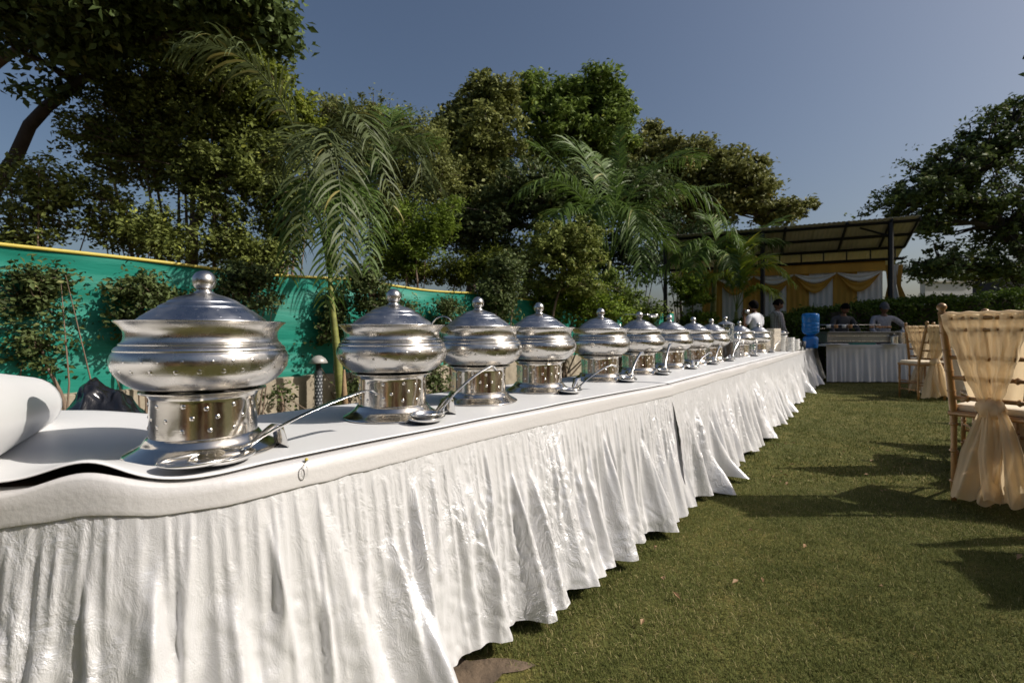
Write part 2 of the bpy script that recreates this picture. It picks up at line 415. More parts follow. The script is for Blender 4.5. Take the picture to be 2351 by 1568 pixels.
# ------------------------------------------------------------------ table run geometry
Fc = [(-2.2, .66), (-1.5, .70), (-.81, .765), (-.64, .80), (-.50, .89), (-.407, .9986), (-.0698, 1.422), (.79, 2.405), (4.55, 7.55), (5.95, 9.42)]
Bc = [(-2.2, 1.42), (-1.6, 1.42), (-1.25, 1.42), (-1.1, 1.42), (-.95, 1.43), (-.80, 1.47), (-.56, 1.76), (.29, 2.74), (4.07, 7.90), (5.47, 9.78)]
Fc = [(x * K, y * K) for x, y in Fc]; Bc = [(x * K, y * K) for x, y in Bc]
Fc = np.array(Fc); Bc = np.array(Bc)
segl = np.hypot(*np.diff(Fc, axis=0).T); knots = np.concatenate([[0], np.cumsum(segl)])
S_ALL = knots[-1]; S_SEAM1 = knots[7]; S_SEAM2 = knots[8]
def _interp(ctrl, s):
    return np.stack([np.interp(s, knots, ctrl[:, 0]), np.interp(s, knots, ctrl[:, 1])], -1)
def smooth_curve(ctrl, s, w=0.10):
    acc = 0; tot = 0
    for o in np.linspace(-1, 1, 9):
        k = math.exp(-3 * o * o); acc = acc + k * _interp(ctrl, np.clip(s + o * w, 0, S_ALL)); tot += k
    return acc / tot
def front(s): return smooth_curve(Fc, np.asarray(s, float))
def back(s): return smooth_curve(Bc, np.asarray(s, float))
def normal(s):
    e = 0.02; d_ = front(np.asarray(s) + e) - front(np.asarray(s) - e)
    d_ = d_ / np.maximum(np.hypot(d_[..., 0], d_[..., 1]), 1e-9)[..., None]
    return np.stack([d_[..., 1], -d_[..., 0]], -1)
S_BUMP = knots[3] - 0.07                # where the cloth is pushed up at the near corner

def lift(s):                            # cloth on the edge is rucked up at the near end
    return 0.033 * np.exp(-((s - S_BUMP) / 0.085) ** 2) - 0.004 * np.exp(-((s - S_BUMP - 0.2) / 0.08) ** 2)

def make_skirt(s0, s1, ds_fn, label, seed, hemz=0.02):
    r = np.random.default_rng(seed)
    root = thing('table_skirt', label, 'table skirt', (float(front((s0 + s1) / 2)[0]), float(front((s0 + s1) / 2)[1]), 0), 0, 'white satin skirts along the buffet')
    ox, oy = root.location.x, root.location.y
    S = [s0]
    while S[-1] < s1: S.append(min(s1, S[-1] + ds_fn(S[-1])))
    S = np.array(S)
    top = TZ - 0.053
    rows = 90 if s0 < S_SEAM1 - 0.1 else (46 if s0 < S_SEAM2 - .1 else 30)
    W = np.linspace(0, 1, rows)[:, None]
    SS = np.broadcast_to(S[None, :], (rows, len(S)))
    G = np.zeros((rows, len(S))); T = np.zeros((rows, len(S)))
    # folds
    x = s0 - 0.1
    while x < s1 + 0.1:                      # deep folds
        a = r.uniform(.045, .105); sg = r.uniform(.030, .058); w0 = r.uniform(0.03, 0.38); k = r.uniform(-.06, .09)
        ww = np.clip((W - w0) / (1 - w0), 0, 1)
        q = (SS - (x + k * ww)) / (sg * (.22 + 1.0 * ww)); q = np.where(q > 0, q * 1.35, q * .85)
        G += a * ww ** .85 * np.exp(-np.abs(q * .92) ** 2.5)
        x += r.uniform(.095, .220)
    x = s0 - 0.1
    while x < s1 + 0.1:                      # smaller folds between them
        a = r.uniform(.008, .026); sg = r.uniform(.010, .022); w0 = r.uniform(0, .25); k = r.uniform(-.05, .06)
        ww = np.clip((W - w0) / (1 - w0), 0, 1)
        q = (SS - (x + k * ww)) / (sg * (.4 + .9 * ww))
        G += a * np.clip(ww * 3, 0, 1) * (1 - .6 * ww) * np.exp(-np.abs(q) ** 1.7)
        x += r.uniform(.030, .075)
    x = s0 - .05
    while x < s1 + .05:
        a = r.uniform(.002, .007); sg = r.uniform(.005, .010); k = r.uniform(-.02, .03)
        cx = x + k * W; q = (SS - cx) / (sg * (.6 + .9 * W)); G += a * np.clip(W * 9, 0, 1) * (1 - .45 * W) * np.exp(-np.abs(q) ** 1.6)
        x += r.uniform(.016, .040)
    # thin pressed pleats under the band
    cell = 0.042
    ph = (SS / cell + 0.25 * vnoise(SS * 3, SS * 0, seed)) % 1.0
    G += 0.0035 * (ph ** 0.7) * np.exp(-W * 3.0)
    mean = G.mean(axis=1, keepdims=True)
    base = 0.001 + 0.085 * W + 0.035 * W ** 3
    pt = np.clip((vnoise(SS * 2.2, W * 2.0, seed + 7) - .38) * 4, 0, 1.15)
    crump = (vnoise(SS * 9 + W * 3, W * 2.5, seed) - .5) * 0.010 + .62 * ((vnoise(SS * 40 + W * 11, W * 9 + SS * 9, seed + 1) - .5) * 0.006 \
        + np.abs(vnoise(SS * 30 - W * 13, W * 8 + SS * 16, seed + 2) - .5) * 0.012 + np.abs(vnoise(SS * 26 + W * 10, W * 11 - SS * 14, seed + 4) - .5) * 0.010) * pt
    off = base + G - mean * 0.92 + crump * np.clip(W * 3, 0, 1)
    hz = hemz + 0.022 * vnoise(S * 5, S * 0, seed + 3) + 0.018 * vnoise(S * 16, S * 0, seed + 5) - 0.08 * (G[-1] - mean[-1])
    hz = np.clip(hz, 0.006, 0.09)
    Z = top * (1 - W) + hz[None, :] * W
    Z = Z + .4 * lift(S)[None, :] * (1 - W)
    f = front(S); nn = normal(S)
    # hem drifts sideways a little so that folds are not vertical
    drift = 0.05 * (vnoise(SS * 1.4 + 5, SS * 0, seed + 9) - .5) * W
    tt = np.stack([-nn[:, 1], nn[:, 0]], -1)
    X = f[None, :, 0] + nn[None, :, 0] * off + tt[None, :, 0] * drift - ox
    Yy = f[None, :, 1] + nn[None, :, 1] * off + tt[None, :, 1] * drift - oy
    V = np.stack([X, Yy, Z], -1).reshape(-1, 3)
    n = len(S)
    idx = np.arange(rows * n).reshape(rows, n)
    Fq = np.stack([idx[1:, :-1], idx[1:, 1:], idx[:-1, 1:], idx[:-1, :-1]], -1).reshape(-1, 4)
    mesh_arrays('gathered_cloth', V, Fq, M['satin'], root, True)
    # band: over the edge of the table, down to the pleats
    prof = [(-0.060, 0.0010), (-0.03, 0.0015), (-0.008, 0.0018), (0.0005, -0.0005), (0.0035, -0.006), (0.0042, -0.026), (0.0048, -0.048), (0.0050, -0.0550), (0.0046, -0.0560), (0.0040, -0.0555)]
    prof = np.array(prof)
    rowsB = len(prof)
    wob = (vnoise(S * 4, S * 0, seed + 11) - .5) * 0.006
    Xb = f[None, :, 0] + nn[None, :, 0] * (prof[:, 0:1] + wob[None, :] * (prof[:, 1:2] < -0.005)) - ox
    Yb = f[None, :, 1] + nn[None, :, 1] * (prof[:, 0:1] + wob[None, :] * (prof[:, 1:2] < -0.005)) - oy
    lf = lift(S)[None, :] * np.array([0.2, 0.7, 1, 1, .92, .7, .5, .4, .4, .4])[:, None]
    Zb = TZ + prof[:, 1:2] + lf + (vnoise(S * 18, S * 0, seed + 12) - .5)[None, :] * 0.004 * (prof[:, 1:2] < -0.04)
    V = np.stack([Xb, Yb, Zb], -1).reshape(-1, 3)
    idx = np.arange(rowsB * n).reshape(rowsB, n)
    Fq = np.stack([idx[1:, :-1], idx[1:, 1:], idx[:-1, 1:], idx[:-1, :-1]], -1).reshape(-1, 4)
    mesh_arrays('band', V, Fq, M['band'], root, True)
    return root

make_skirt(0.25, S_SEAM1 + 0.030, lambda s: 0.0045 if s < S_SEAM1 else .01, 'white satin skirt on the near table under the first four steel pots', 3, 0.025)
make_skirt(S_SEAM1 + 0.004, S_SEAM2 - 0.005, lambda s: 0.008 + 0.004 * (s - S_SEAM1), 'long crumpled white satin skirt along the middle of the buffet row', 5, 0.015)
make_skirt(S_SEAM2 + 0.008, S_ALL - 0.02, lambda s: 0.02, 'short white skirt at the far end under the blue water jar', 8, 0.015)

# tables beneath
def make_table(s0, s1, label, group='folding tables of the buffet row'):
    f0, f1, b0, b1 = [Vector((float(p[0]), float(p[1]), 0)) for p in (front(s0), front(s1), back(s0), back(s1))]
    c = (f0 + f1 + b0 + b1) / 4
    t = thing('banquet_table', label, 'table', (c.x, c.y, 0), 0, group)
    S = np.linspace(s0, s1, 30); inset = 0.012
    f = front(S) - normal(S) * inset; bk = back(S)
    mb = MB(); n = len(S)
    vs_ = [(f[i][0] - c.x, f[i][1] - c.y, z) for z in (TZ - 0.03, TZ - 0.003) for i in range(n)] + [(bk[i][0] - c.x, bk[i][1] - c.y, z) for z in (TZ - 0.03, TZ - 0.003) for i in range(n)]
    fs = []
    for i in range(n - 1):
        a, b_, c_, d_ = i, n + i, 2 * n + i, 3 * n + i
        fs += [(b_, b_ + 1, d_ + 1, d_), (a, c_, c_ + 1, a + 1), (a, a + 1, b_ + 1, b_), (c_, d_, d_ + 1, c_ + 1)]
    fs += [(0, n, 3 * n, 2 * n), (n - 1, 3 * n - 1, 4 * n - 1, 2 * n - 1)]
    mb.add(vs_, fs); mb.build('tabletop', M['brown_wood'], t)
    k = max(1, int((s1 - s0) / 2.2))
    for q in range(k + 1):
        s = s0 + 0.12 + (s1 - s0 - 0.24) * q / k
        for w in (0.12, 0.88):
            p = front(s) * (1 - w) + back(s) * w
            m2 = MB(); m2.tube([(p[0] - c.x, p[1] - c.y, 0), (p[0] - c.x, p[1] - c.y, TZ - 0.03)], 0.014, 8); m2.build('leg', M['dark_metal'], t, True)
    return t
make_table(0.0, S_SEAM1 - 0.01, 'brown table top showing under the lifted white sheet at the near end')
make_table(S_SEAM1 + 0.01, S_SEAM2 - 0.01, 'middle folding table hidden by the long white satin skirt')
make_table(S_SEAM2 + 0.01, S_ALL - 0.03, 'last folding table of the row, beneath the blue water jar')

# white sheet on top
def make_sheet(s0, s1, ds, label, near):
    S = np.arange(s0, s1 + ds * 0.5, ds); wrows = 40 if near else 12
    W = np.linspace(0, 1, wrows)[:, None]
    f = front(S) - normal(S) * (0.016 + 0.012 * vnoise(S * 3.1, S * 0, 4))[:, None]; bk = back(S)
    X = f[None, :, 0] * (1 - W) + bk[None, :, 0] * W; Y = f[None, :, 1] * (1 - W) + bk[None, :, 1] * W
    Z = np.full_like(X, TZ + 0.0075)
    Z += 0.004 * vnoise(X * 4, Y * 4, 2) * np.exp(-W * 4)
    if near:
        SS = np.broadcast_to(S[None, :], X.shape)
        Z += (0.005 * np.exp(-((SS - S_BUMP + 0.02) / 0.085) ** 2) + 0.010 / (1 + np.exp((SS - S_BUMP + .03) / .03))) * np.exp(-(W / 0.20) ** 2)
        Z += lift(SS) * np.exp(-(W / 0.15) ** 2)
        # rises towards the roll at the left
        g = np.clip((-0.93 - X) / 0.5, 0, 1); Z += 0.03 * g * g * (3 - 2 * g)
        Z += 0.02 * np.exp(-((SS - S_BUMP - 0.16) / .05) ** 2) * 0
        over = np.exp(-((SS - S_BUMP - 0.16) / 0.10) ** 2) * np.exp(-(W / .06) ** 2)
        nn = normal(S)
        X += nn[None, :, 0] * over * 0.022; Y += nn[None, :, 1] * over * 0.022
    V = np.stack([X, Y, Z], -1).reshape(-1, 3); n = len(S)
    idx = np.arange(wrows * n).reshape(wrows, n)
    Fq = np.stack([idx[:-1, :-1], idx[:-1, 1:], idx[1:, 1:], idx[1:, :-1]], -1).reshape(-1, 4)
    o = mesh_arrays('table_cover', V, Fq, M['sheet'], None, True)
    md = o.modifiers.new('solid', 'SOLIDIFY'); md.thickness = 0.0022; md.offset = 0
    return tag(o, label, 'tablecloth', 'white covers on the buffet tables')
make_sheet(0.35, S_SEAM1 - 0.01, 0.012, 'white plastic sheet wavy at the near corner under the closest pots', True)
make_sheet(S_SEAM1 + 0.01, S_ALL - 0.02, 0.06, 'flat white cover on the far stretch of the buffet', False)

# the rolled-up end of the sheet: an open curl
def make_roll():
    a0 = Vector((-1.225 * K, 1.22 * K, 0)); a1 = Vector((-0.85 * K, 0.62 * K, 0))
    ax = (a1 - a0).normalized(); side = Vector((-ax.y, ax.x, 0)); up = Vector((0, 0, 1))
    if side.x > 0: side = -side
    nu, nv = 64, 26; V = []
    for j in range(nv):
        q = j / (nv - 1)
        for i in range(nu):
            th = 4.9 * PI * i / (nu - 1) - 0.55 * PI * 0
            r0 = (0.078 + 0.046 * q) * (1 - 0.16 * th / (4.9 * PI))
            slant = 0.03 * math.sin(th) - 0.02 * th / 6
            c = a0.lerp(a1, q) + ax * slant * (1 - q)
            x = math.sin(-th) * r0 * 1.05; z = -math.cos(th) * r0
            V.append(c + side * x + up * (TZ + 0.014 + (0.078 + 0.046 * q) + z))
    mb = MB(); mb.add(V, [(j * nu + i, j * nu + i + 1, (j + 1) * nu + i + 1, (j + 1) * nu + i) for j in range(nv - 1) for i in range(nu - 1)])
    o = mb.build('sheet_roll', M['sheet'], None, True, solid=0.002)
    tag(o, 'loose roll of thick white sheeting lying on the near end of the table', 'sheet roll')
make_roll()

# pin with a bead on the band
def make_pin():
    s = float(np.interp(-0.42 * K, front(np.linspace(0, 4, 400))[:, 0], np.linspace(0, 4, 400)))
    p = front(s); nn = normal(s); p = Vector((p[0] + nn[0] * 0.004, p[1] + nn[1] * 0.004, TZ + 0.004))
    t = thing('bead_pin', 'yellow headed pin with a clear loop on the near edge of the band', 'pin', p)
    b1 = MB(); b1.lathe([(0, -.0045), (.003, -.003), (.0045, 0), (.003, .003), (0, .0045)], 12); b1.build('bead', M['yellow_trim'], t, True)
    b2 = MB(); dn = Vector((nn[0], nn[1], 0)); tn = Vector((-nn[1], nn[0], 0))
    pts = [dn * 0.006 + Vector((0, 0, 0))] + [dn * (0.009) - tn * (0.009 + 0.007 * math.cos(a)) + Vector((0, 0, -0.024 + 0.014 * math.sin(a))) for a in np.linspace(PI / 2, -1.3 * PI, 16)]
    b2.tube(pts, 0.0013, 6); b2.build('loop', M['clear'], t, True)
make_pin()

# ------------------------------------------------------------------ steel pots
def lathe_pts(prof, seg, sub=4):
    """smooth the profile between given points (straight where the third value is 1)"""
    out = []
    n = len(prof)
    for i in range(n - 1):
        p0 = prof[max(0, i - 1)]; p1 = prof[i]; p2 = prof[i + 1]; p3 = prof[min(n - 1, i + 2)]
        for k in range(sub):
            t = k / sub
            if len(p1) > 2 and p1[2]: out.append((p1[0] + (p2[0] - p1[0]) * t, p1[1] + (p2[1] - p1[1]) * t))
            else:
                f = lambda a, b_, c, d_: 0.5 * (2 * b_ + (c - a) * t + (2 * a - 5 * b_ + 4 * c - d_) * t * t + (3 * b_ - a - 3 * c + d_) * t ** 3)
                out.append((max(0, f(p0[0], p1[0], p2[0], p3[0])), f(p0[1], p1[1], p2[1], p3[1])))
    out.append(prof[-1][:2]); return out
def dimple(mb, pos, nrm, r, h):
    nrm = Vector(nrm).normalized(); a = nrm.cross(Vector((0, 0, 1))).normalized(); b_ = nrm.cross(a)
    vs_ = []; fs = []; seg = 10
    for j, (rr, hh) in enumerate(((1.0, -0.15), (0.8, 0.35), (0.45, 0.85))):
        for i in range(seg):
            an = 2 * PI * i / seg; vs_.append(Vector(pos) + (a * math.cos(an) + b_ * math.sin(an)) * r * rr + nrm * h * hh)
    vs_.append(Vector(pos) + nrm * h)
    for j in range(2):
        for i in range(seg): fs.append((j * seg + i, j * seg + (i + 1) % seg, (j + 1) * seg + (i + 1) % seg, (j + 1) * seg + i))
    for i in range(seg): fs.append((2 * seg + i, 2 * seg + (i + 1) % seg, 3 * seg))
    mb.add(vs_, fs)
PK = K
def sc(prof): return [(p[0] * PK, p[1] * PK) + tuple(p[2:]) for p in prof]
def make_pot(label):
    t = thing('chafing_pot', label, 'serving pot', (0, 0, TZ + 0.010), 0, 'round steel serving pots along the buffet')
    SEG = 96
    mb = MB(); mb.lathe(lathe_pts(sc([(.1515, .000, 1), (.1530, .0018), (.1515, .0048), (.144, .0090), (.133, .0145), (.1235, .0205), (.1195, .0240, 1), (.1185, .0252), (.1145, .0310), (.1100, .0365), (.1060, .0392)]), SEG, 3), SEG, close=False)
    mb.build('base_ring', M['stand'], t, True)
    mb = MB(); mb.lathe(lathe_pts(sc([(.104, .0360, 1), (.1068, .0375), (.1058, .041, 1), (.1052, .110), (.1065, .120), (.112, .1265), (.1225, .1295), (.1240, .1315), (.1225, .1335), (.112, .1338)]), SEG, 3), SEG, close=False)
    r_ = random.Random(5)
    for row, z in enumerate((.061, .082, .103)):
        for k in range(13):
            a = 2 * PI * (k + 0.5 * (row % 2)) / 13 + r_.uniform(-.07, .07)
            zz = z + r_.uniform(-.005, .005)
            dimple(mb, (math.cos(a) * .1052 * PK, math.sin(a) * .1052 * PK, zz * PK), (math.cos(a), math.sin(a), 0), .0056 * PK, .0022 * PK)
    mb.build('stand', M['stand'], t, True)
    prof = [(.104, .1355), (.118, .1375), (.134, .143), (.152, .156), (.166, .174), (.1725, .193), (.1705, .209), (.1655, .2165, 1), (.1665, .219), (.163, .2245), (.1565, .229, 1), (.1575, .2315), (.1515, .236), (.1485, .246), (.1500, .258), (.1570, .269), (.1640, .2752), (.1665, .2772), (.1662, .2790), (.1600, .2780), (.150, .276)]
    mb = MB(); mb.lathe(lathe_pts(sc(prof), SEG, 4), SEG, close=False)
    for row, (r0, z, nz) in enumerate(((.1715, .2005, .25), (.1690, .1800, -.35))):
        for k in range(26):
            a = 2 * PI * (k + .5 * row) / 26 + r_.uniform(-.03, .03)
            dimple(mb, (math.cos(a) * r0 * PK, math.sin(a) * r0 * PK, z * PK), (math.cos(a), math.sin(a), nz), .0048 * PK, .0013 * PK)
    mb.build('bowl', M['steel'], t, True)
    prof = [(.150, .2765, 1), (.1560, .2785), (.1550, .2800, 1), (.1290, .2800), (.1250, .2830), (.1130, .2925), (.1000, .3015), (.0880, .3085, 1), (.0872, .3110), (.0790, .3155), (.0710, .3195, 1), (.0700, .3220), (.0600, .3270), (.0465, .3325), (.0300, .3375), (.0210, .3405), (.0165, .3445)]
    mb = MB(); mb.lathe(lathe_pts(sc(prof), SEG, 3), SEG, close=False)
    for row, (r0, z) in enumerate(((.1165, .2895), (.0965, .3035))):
        for k in range(18 - 3 * row):
            a = 2 * PI * (k + .5 * row) / (18 - 3 * row)
            dimple(mb, (math.cos(a) * r0 * PK, math.sin(a) * r0 * PK, z * PK), (math.cos(a) * .6, math.sin(a) * .6, 1), .0042 * PK, .0008 * PK)
    lid = mb.build('lid', M['lid'], t, True)
    kp = [(.0205, .3410), (.0195, .3435), (.0150, .3445), (.0160, .3460), (.0150, .3475), (.0135, .3480)]
    for a in np.linspace(-1.05, PI / 2, 16): kp.append((.0242 * math.cos(a), .3670 + .0235 * math.sin(a)))
    kp[-1] = (0, kp[-1][1])
    mb = MB(); mb.lathe(sc(kp), 48, close=False); mb.build('knob', M['steel'], lid, True)
    return t
pot_t = [-.6508, -.2464, -.0689, .0563, .1815, .2608, .3257, .3743, .4122, .4698, .5086]
pot_Y = [1.047, 1.477, 1.802, 2.133, 2.613, 3.047, 3.527, 3.998, 4.463, 5.42, 6.34]
POT = [Vector((t_ * y_ * K, y_ * K, TZ + 0.010)) for t_, y_ in zip(pot_t, pot_Y)]
pot_labels = [
 'largest looking steel pot nearest the camera beside the white sheet roll',
 'steel pot with big ball knob, second from the near end',
 'third steel pot from the near end, a curved spoon handle rising at its lid',
 'fourth steel pot from the near end, just before the skirt seam',
 'fifth steel pot, in front of the green palm stem, plain lid',
 'sixth steel pot with a ladle lying across its lid',
 'seventh steel pot, first beyond the one with a ladle on its lid',
 'eighth steel pot, two beyond the one with a ladle on its lid',
 'ninth steel pot, in front of the tall clear jar',
 'tenth steel pot, beside the utensil basket',
 'farthest steel pot in the row, in front of the person in white']
proto = make_pot(pot_labels[0])
for i, p in enumerate(POT):
    o = proto if i == 0 else copy_tree(proto)
    o.location = p; o['label'] = pot_labels[i]; o.rotation_euler[2] = i * 0.37
    if i == 0: o.location.x += .020; o.scale = (.945, .945, .99)
_lr = random.Random(4)
for o in list(C.objects):                # lids sit a little unevenly
    if o.name.split('.')[0] == 'lid' and o.parent and o.parent.name.startswith('chafing_pot'): o.rotation_euler = (R(_lr.uniform(-1.1, 1.1)), R(_lr.uniform(-1.1, 1.1)), _lr.uniform(0, 6))
DD = Vector((.594, .805, 0)); NN = Vector((.805, -.594, 0))

# ladles and their rests
def bowl_mesh(mb, c, r, depth, axis_tilt=0.0, long_=1.0, ang=0.0):
    V = []; seg = 28; rings = 7
    for j in range(rings + 1):
        a = (PI / 2) * j / rings
        for i in range(seg):
            b_ = 2 * PI * i / seg
            x = r * long_ * math.sin(a) * math.cos(b_); y = r * math.sin(a) * math.sin(b_); z = -depth * math.cos(a) + depth
            x, y = x * math.cos(ang) - y * math.sin(ang), x * math.sin(ang) + y * math.cos(ang)
            V.append((c[0] + x, c[1] + y, c[2] + z))
    F = [(j * seg + i, j * seg + (i + 1) % seg, (j + 1) * seg + (i + 1) % seg, (j + 1) * seg + i) for j in range(rings) for i in range(seg)]
    mb.add(V, F)
def make_ladle(label, L=.30, rise=.13, r=.045):
    """bowl at the origin, handle along local +x"""
    t = thing('ladle', label, 'ladle', (0, 0, 0), 0, 'steel ladles lying before the pots')
    mb = MB(); bowl_mesh(mb, (0, 0, 0.002), r, r * .5, 0, 1.25); mb.build('bowl', M['ladle'], t, True, solid=.0018)
    pts = []; side = []; w = []
    for q in np.linspace(0, 1, 18):
        x = r * 1.15 + (L - r) * q; z = r * .5 + rise * (q ** 0.9) + 0.014 * math.sin(q * PI)
        if q > .93: z -= (q - .93) * .35
        pts.append((x, 0, z)); side.append((0, 1, 0)); w.append(.011 + .011 * q ** 2 + .012 * max(0, .12 - q) * 8)
    mb = MB(); mb.strip(pts, side, w); mb.build('handle', M['ladle'], t, True, solid=.0022)
    return t
def make_rest(label):
    t = thing('spoon_rest', label, 'spoon rest', (0, 0, 0), 0, 'steel spoon rests before the pots')
    mb = MB(); bowl_mesh(mb, (0, 0, 0.0), .056, .020, 0, 1.25); mb.build('dish', M['ladle'], t, True, solid=.0018)
    pts = []; side = []; w = []
    for q in np.linspace(0, 1, 22):
        x = .055 + .10 * q; z = .018 + .042 * math.sin(q * PI * .80) if q < .62 else .018 + .042 * math.sin(.62 * PI * .8) * (1 - ((q - .62) / .38) ** 1.8) - .017 * ((q - .62) / .38)
        x = .055 + .095 * math.sin(min(q / .75, 1) * PI / 2) + (.012 * (q - .75) / .25 if q > .75 else 0)
        pts.append((x, 0, max(z, .001))); side.append((0, 1, 0)); w.append(.016 + .028 * q)
    mb = MB(); mb.strip(pts, side, w); mb.build('handle', M['ladle'], t, True, solid=.0022)
    return t
lp, rp = make_ladle('x'), make_rest('x')
ords = ['first', 'second', 'third', 'fourth', 'fifth', 'sixth', 'seventh', 'eighth', 'ninth', 'tenth', 'last']
k_used = 0
for i in range(11):
    if i == 2: continue
    p = POT[i]
    base = p + NN * .188 + DD * (-.02)
    zt = TZ + 0.0095
    ang = math.atan2(DD.y, DD.x)
    lo = lp if k_used == 0 else copy_tree(lp); ro = rp if k_used == 0 else copy_tree(rp)
    k_used += 1
    ro.location = (base.x, base.y, zt); ro.rotation_euler = (0, 0, ang + R(16)); ro.scale = (1, 1, 1)
    da = [2, -3, 0, -14, 10, 14, -9, 7, -2, 12, -6][i]
    if i == 0:
        lo.location = (base.x - .022, base.y - .034, zt + .004); lo.rotation_euler = (0, 0, ang + R(2)); lo.scale = (1.50, 1.25, .82)
    else:
        lo.location = (base.x, base.y, zt + .004); lo.rotation_euler = (0, 0, ang - R(5) + R(da)); lo.scale = (1.0, 1.0, .85 + .28 * (i % 3))
    near = ['nearest pot', 'second pot', '', 'fourth pot', 'fifth pot', 'pot with a ladle on its lid', 'seventh pot', 'eighth pot', 'pot before the clear jar', 'tenth pot', 'farthest pot'][i]
    lo['label'] = ('long ladle with its wide bowl ' if i == 0 else 'steel ladle with raised handle ') + 'by the ' + near
    ro['label'] = 'shiny rest with a hooked handle by the ' + near

# spoon handles arching out of some pots
def make_hook(p, lab, ang=0.0):
    t = thing('serving_spoon', lab, 'serving spoon', (p.x, p.y, p.z), ang, 'spoons standing in the pots with curved handles')
    pts = []; side = []; w = []
    for q in np.linspace(0, 1, 20):
        a = q * PI * .95
        x = -.115 - .045 * (1 - math.cos(a)) * 1.0; z = .3205 + .042 * math.sin(a) - .012 * q
        pts.append((x, 0.0, z)); side.append((0, 1, 0)); w.append(.016)
    mb = MB(); mb.strip(pts, side, w); mb.build('handle', M['ladle'], t, True, solid=.004)
for i, lab in ((2, 'curved spoon handle arching left of the third pot lid'), (5, 'curved spoon handle left of the lid that carries a ladle'),
               (6, 'curved spoon handle left of the seventh pot lid'), (8, 'curved spoon handle left of the ninth pot lid by the clear jar'), (9, 'curved spoon handle left of the tenth pot lid')):
    make_hook(POT[i], lab, R(-8))
# ladle lying across the sixth lid
t = thing('ladle', 'steel ladle laid flat across the lid of the sixth pot', 'ladle', POT[5] + Vector((0.0, -.028, .352 * PK)), R(4), 'steel ladles lying before the pots')
mb = MB(); bowl_mesh(mb, (.10, 0, -.004), .034, .022, 0, 1.2); mb.build('bowl', M['ladle'], t, True, solid=.002)
mb = MB(); mb.strip([(x, 0, .018 - .004 * abs(x)) for x in np.linspace(-.11, .075, 8)], [(0, 1, 0)] * 8, [.020, .018, .014, .012, .011, .011, .011, .014]); mb.build('handle', M['ladle'], t, True, solid=.003)

# ------------------------------------------------------------------ things at the far end of the row
def on_table(i_or_s, w):
    s = i_or_s; p = front(s) * (1 - w) + back(s) * w
    return Vector((float(p[0]), float(p[1]), TZ + .0075))
sS = S_SEAM2
# clear jar with steel lid
pj = Vector((XU(1655 + 10, 5.2) , 5.2, TZ + .0075))
t = thing('glass_jar', 'tall clear cylinder jar with a steel lid behind the ninth pot', 'jar', pj)
mb = MB(); mb.lathe([(.0, 0), (.085, 0), (.085, .36), (.095, .38), (.09, .385), (.080, .37), (.080, .01), (0, .01)], 32, close=False); mb.build('body', M['clear'], t, True, angle=40)
mb = MB(); mb.lathe([(.09, .383), (.07, .40), (.03, .415), (.012, .425), (.01, .43), (.02, .44), (.022, .452), (.014, .466), (0, .47)], 32, close=False); mb.build('lid', M['steel'], t, True)
mb = MB(); mb.lathe([(0, .012), (.078, .012), (.078, .19), (0, .19)], 32, close=False); mb.build('brown_drink', M['food'], t, True, angle=40)
# utensil baskets of wire with spoons
for q, (u, Y, lab) in enumerate(((1690, 5.75, 'wire basket of cutlery beside the tenth pot'), (1722, 6.3, 'wire basket of cutlery nearer the farthest pot'))):
    p = Vector((XU(u, Y), Y, TZ + .0075)); t = thing('cutlery_basket', lab, 'basket', p, R(20), 'wire baskets of cutlery')
    mb = MB()
    for i in range(14):
        a = 2 * PI * i / 14; mb.tube([(.075 * math.cos(a), .075 * math.sin(a), .002), (.085 * math.cos(a), .085 * math.sin(a), .21)], .003, 4)
    for z in (.005, .04, .075, .11, .145, .18, .21):
        rr = .075 + .010 * z / .21
        mb.tube([(rr * math.cos(a), rr * math.sin(a), z) for a in np.linspace(0, 2 * PI, 19)], .003, 4)
    mb.build('wire_frame', M['steel'], t, True)
    for i in range(6):
        a = 2.1 * i; b2 = MB(); b2.tube([(.03 * math.cos(a), .03 * math.sin(a), .004), (.055 * math.cos(a), .055 * math.sin(a), .25)], [.004, .005], 6)
        b2.lathe([(0, -.03), (.012, -.02), (.017, 0), (.012, .022), (0, .03)], 8, (.058 * math.cos(a), .058 * math.sin(a), .275)); b2.build('spoon', M['ladle'], t, True)
# stacks of napkins
for q, (u, Y, h, lab) in enumerate(((1752, 7.25, .30, 'grey edged stack of folded napkins beside the farthest pot'), (1776, 7.55, .36, 'taller cream stack of folded napkins left of the bowls'))):
    p = Vector((XU(u, Y), Y, TZ + .0075)); t = thing('napkin_stack', lab, 'napkins', p, R(12 + 8 * q), 'stacks of folded napkins')
    n = int(h / .03)
    for i in range(n):
        b2 = MB(); b2.box((random.uniform(-.004, .004), random.uniform(-.004, .004), i * .03 + .0145), (.145, .145, .028), random.uniform(-.05, .05)); b2.build('napkin', M['napkin'], t, bevel=.006)
# stacks of bowls
bowl_prof = [(.02, 0), (.045, .002), (.062, .02), (.068, .04), (.065, .04), (.05, .012), (0, .008)]
mb = MB(); mb.lathe(bowl_prof, 24, close=False)
bowl_src = mb.build('bowl', M['porcelain'], None, True); bme = bowl_src.data; bpy.data.objects.remove(bowl_src)
for q, (u, Y, n, lab) in enumerate(((1797, 7.75, 8, 'tall stack of white bowls right of the napkins'), (1814, 7.5, 7, 'middle stack of white bowls on the buffet end'), (1826, 7.9, 6, 'white bowls stacked beside the tumblers'))):
    p = Vector((XU(u, Y), Y, TZ + .0075)); t = thing('bowl_stack', lab, 'bowls', p, 0, 'stacks of white bowls')
    for i in range(n):
        o = bpy.data.objects.new('bowl', bme); link(o, t); o.location = (random.uniform(-.004, .004), random.uniform(-.004, .004), i * .030)
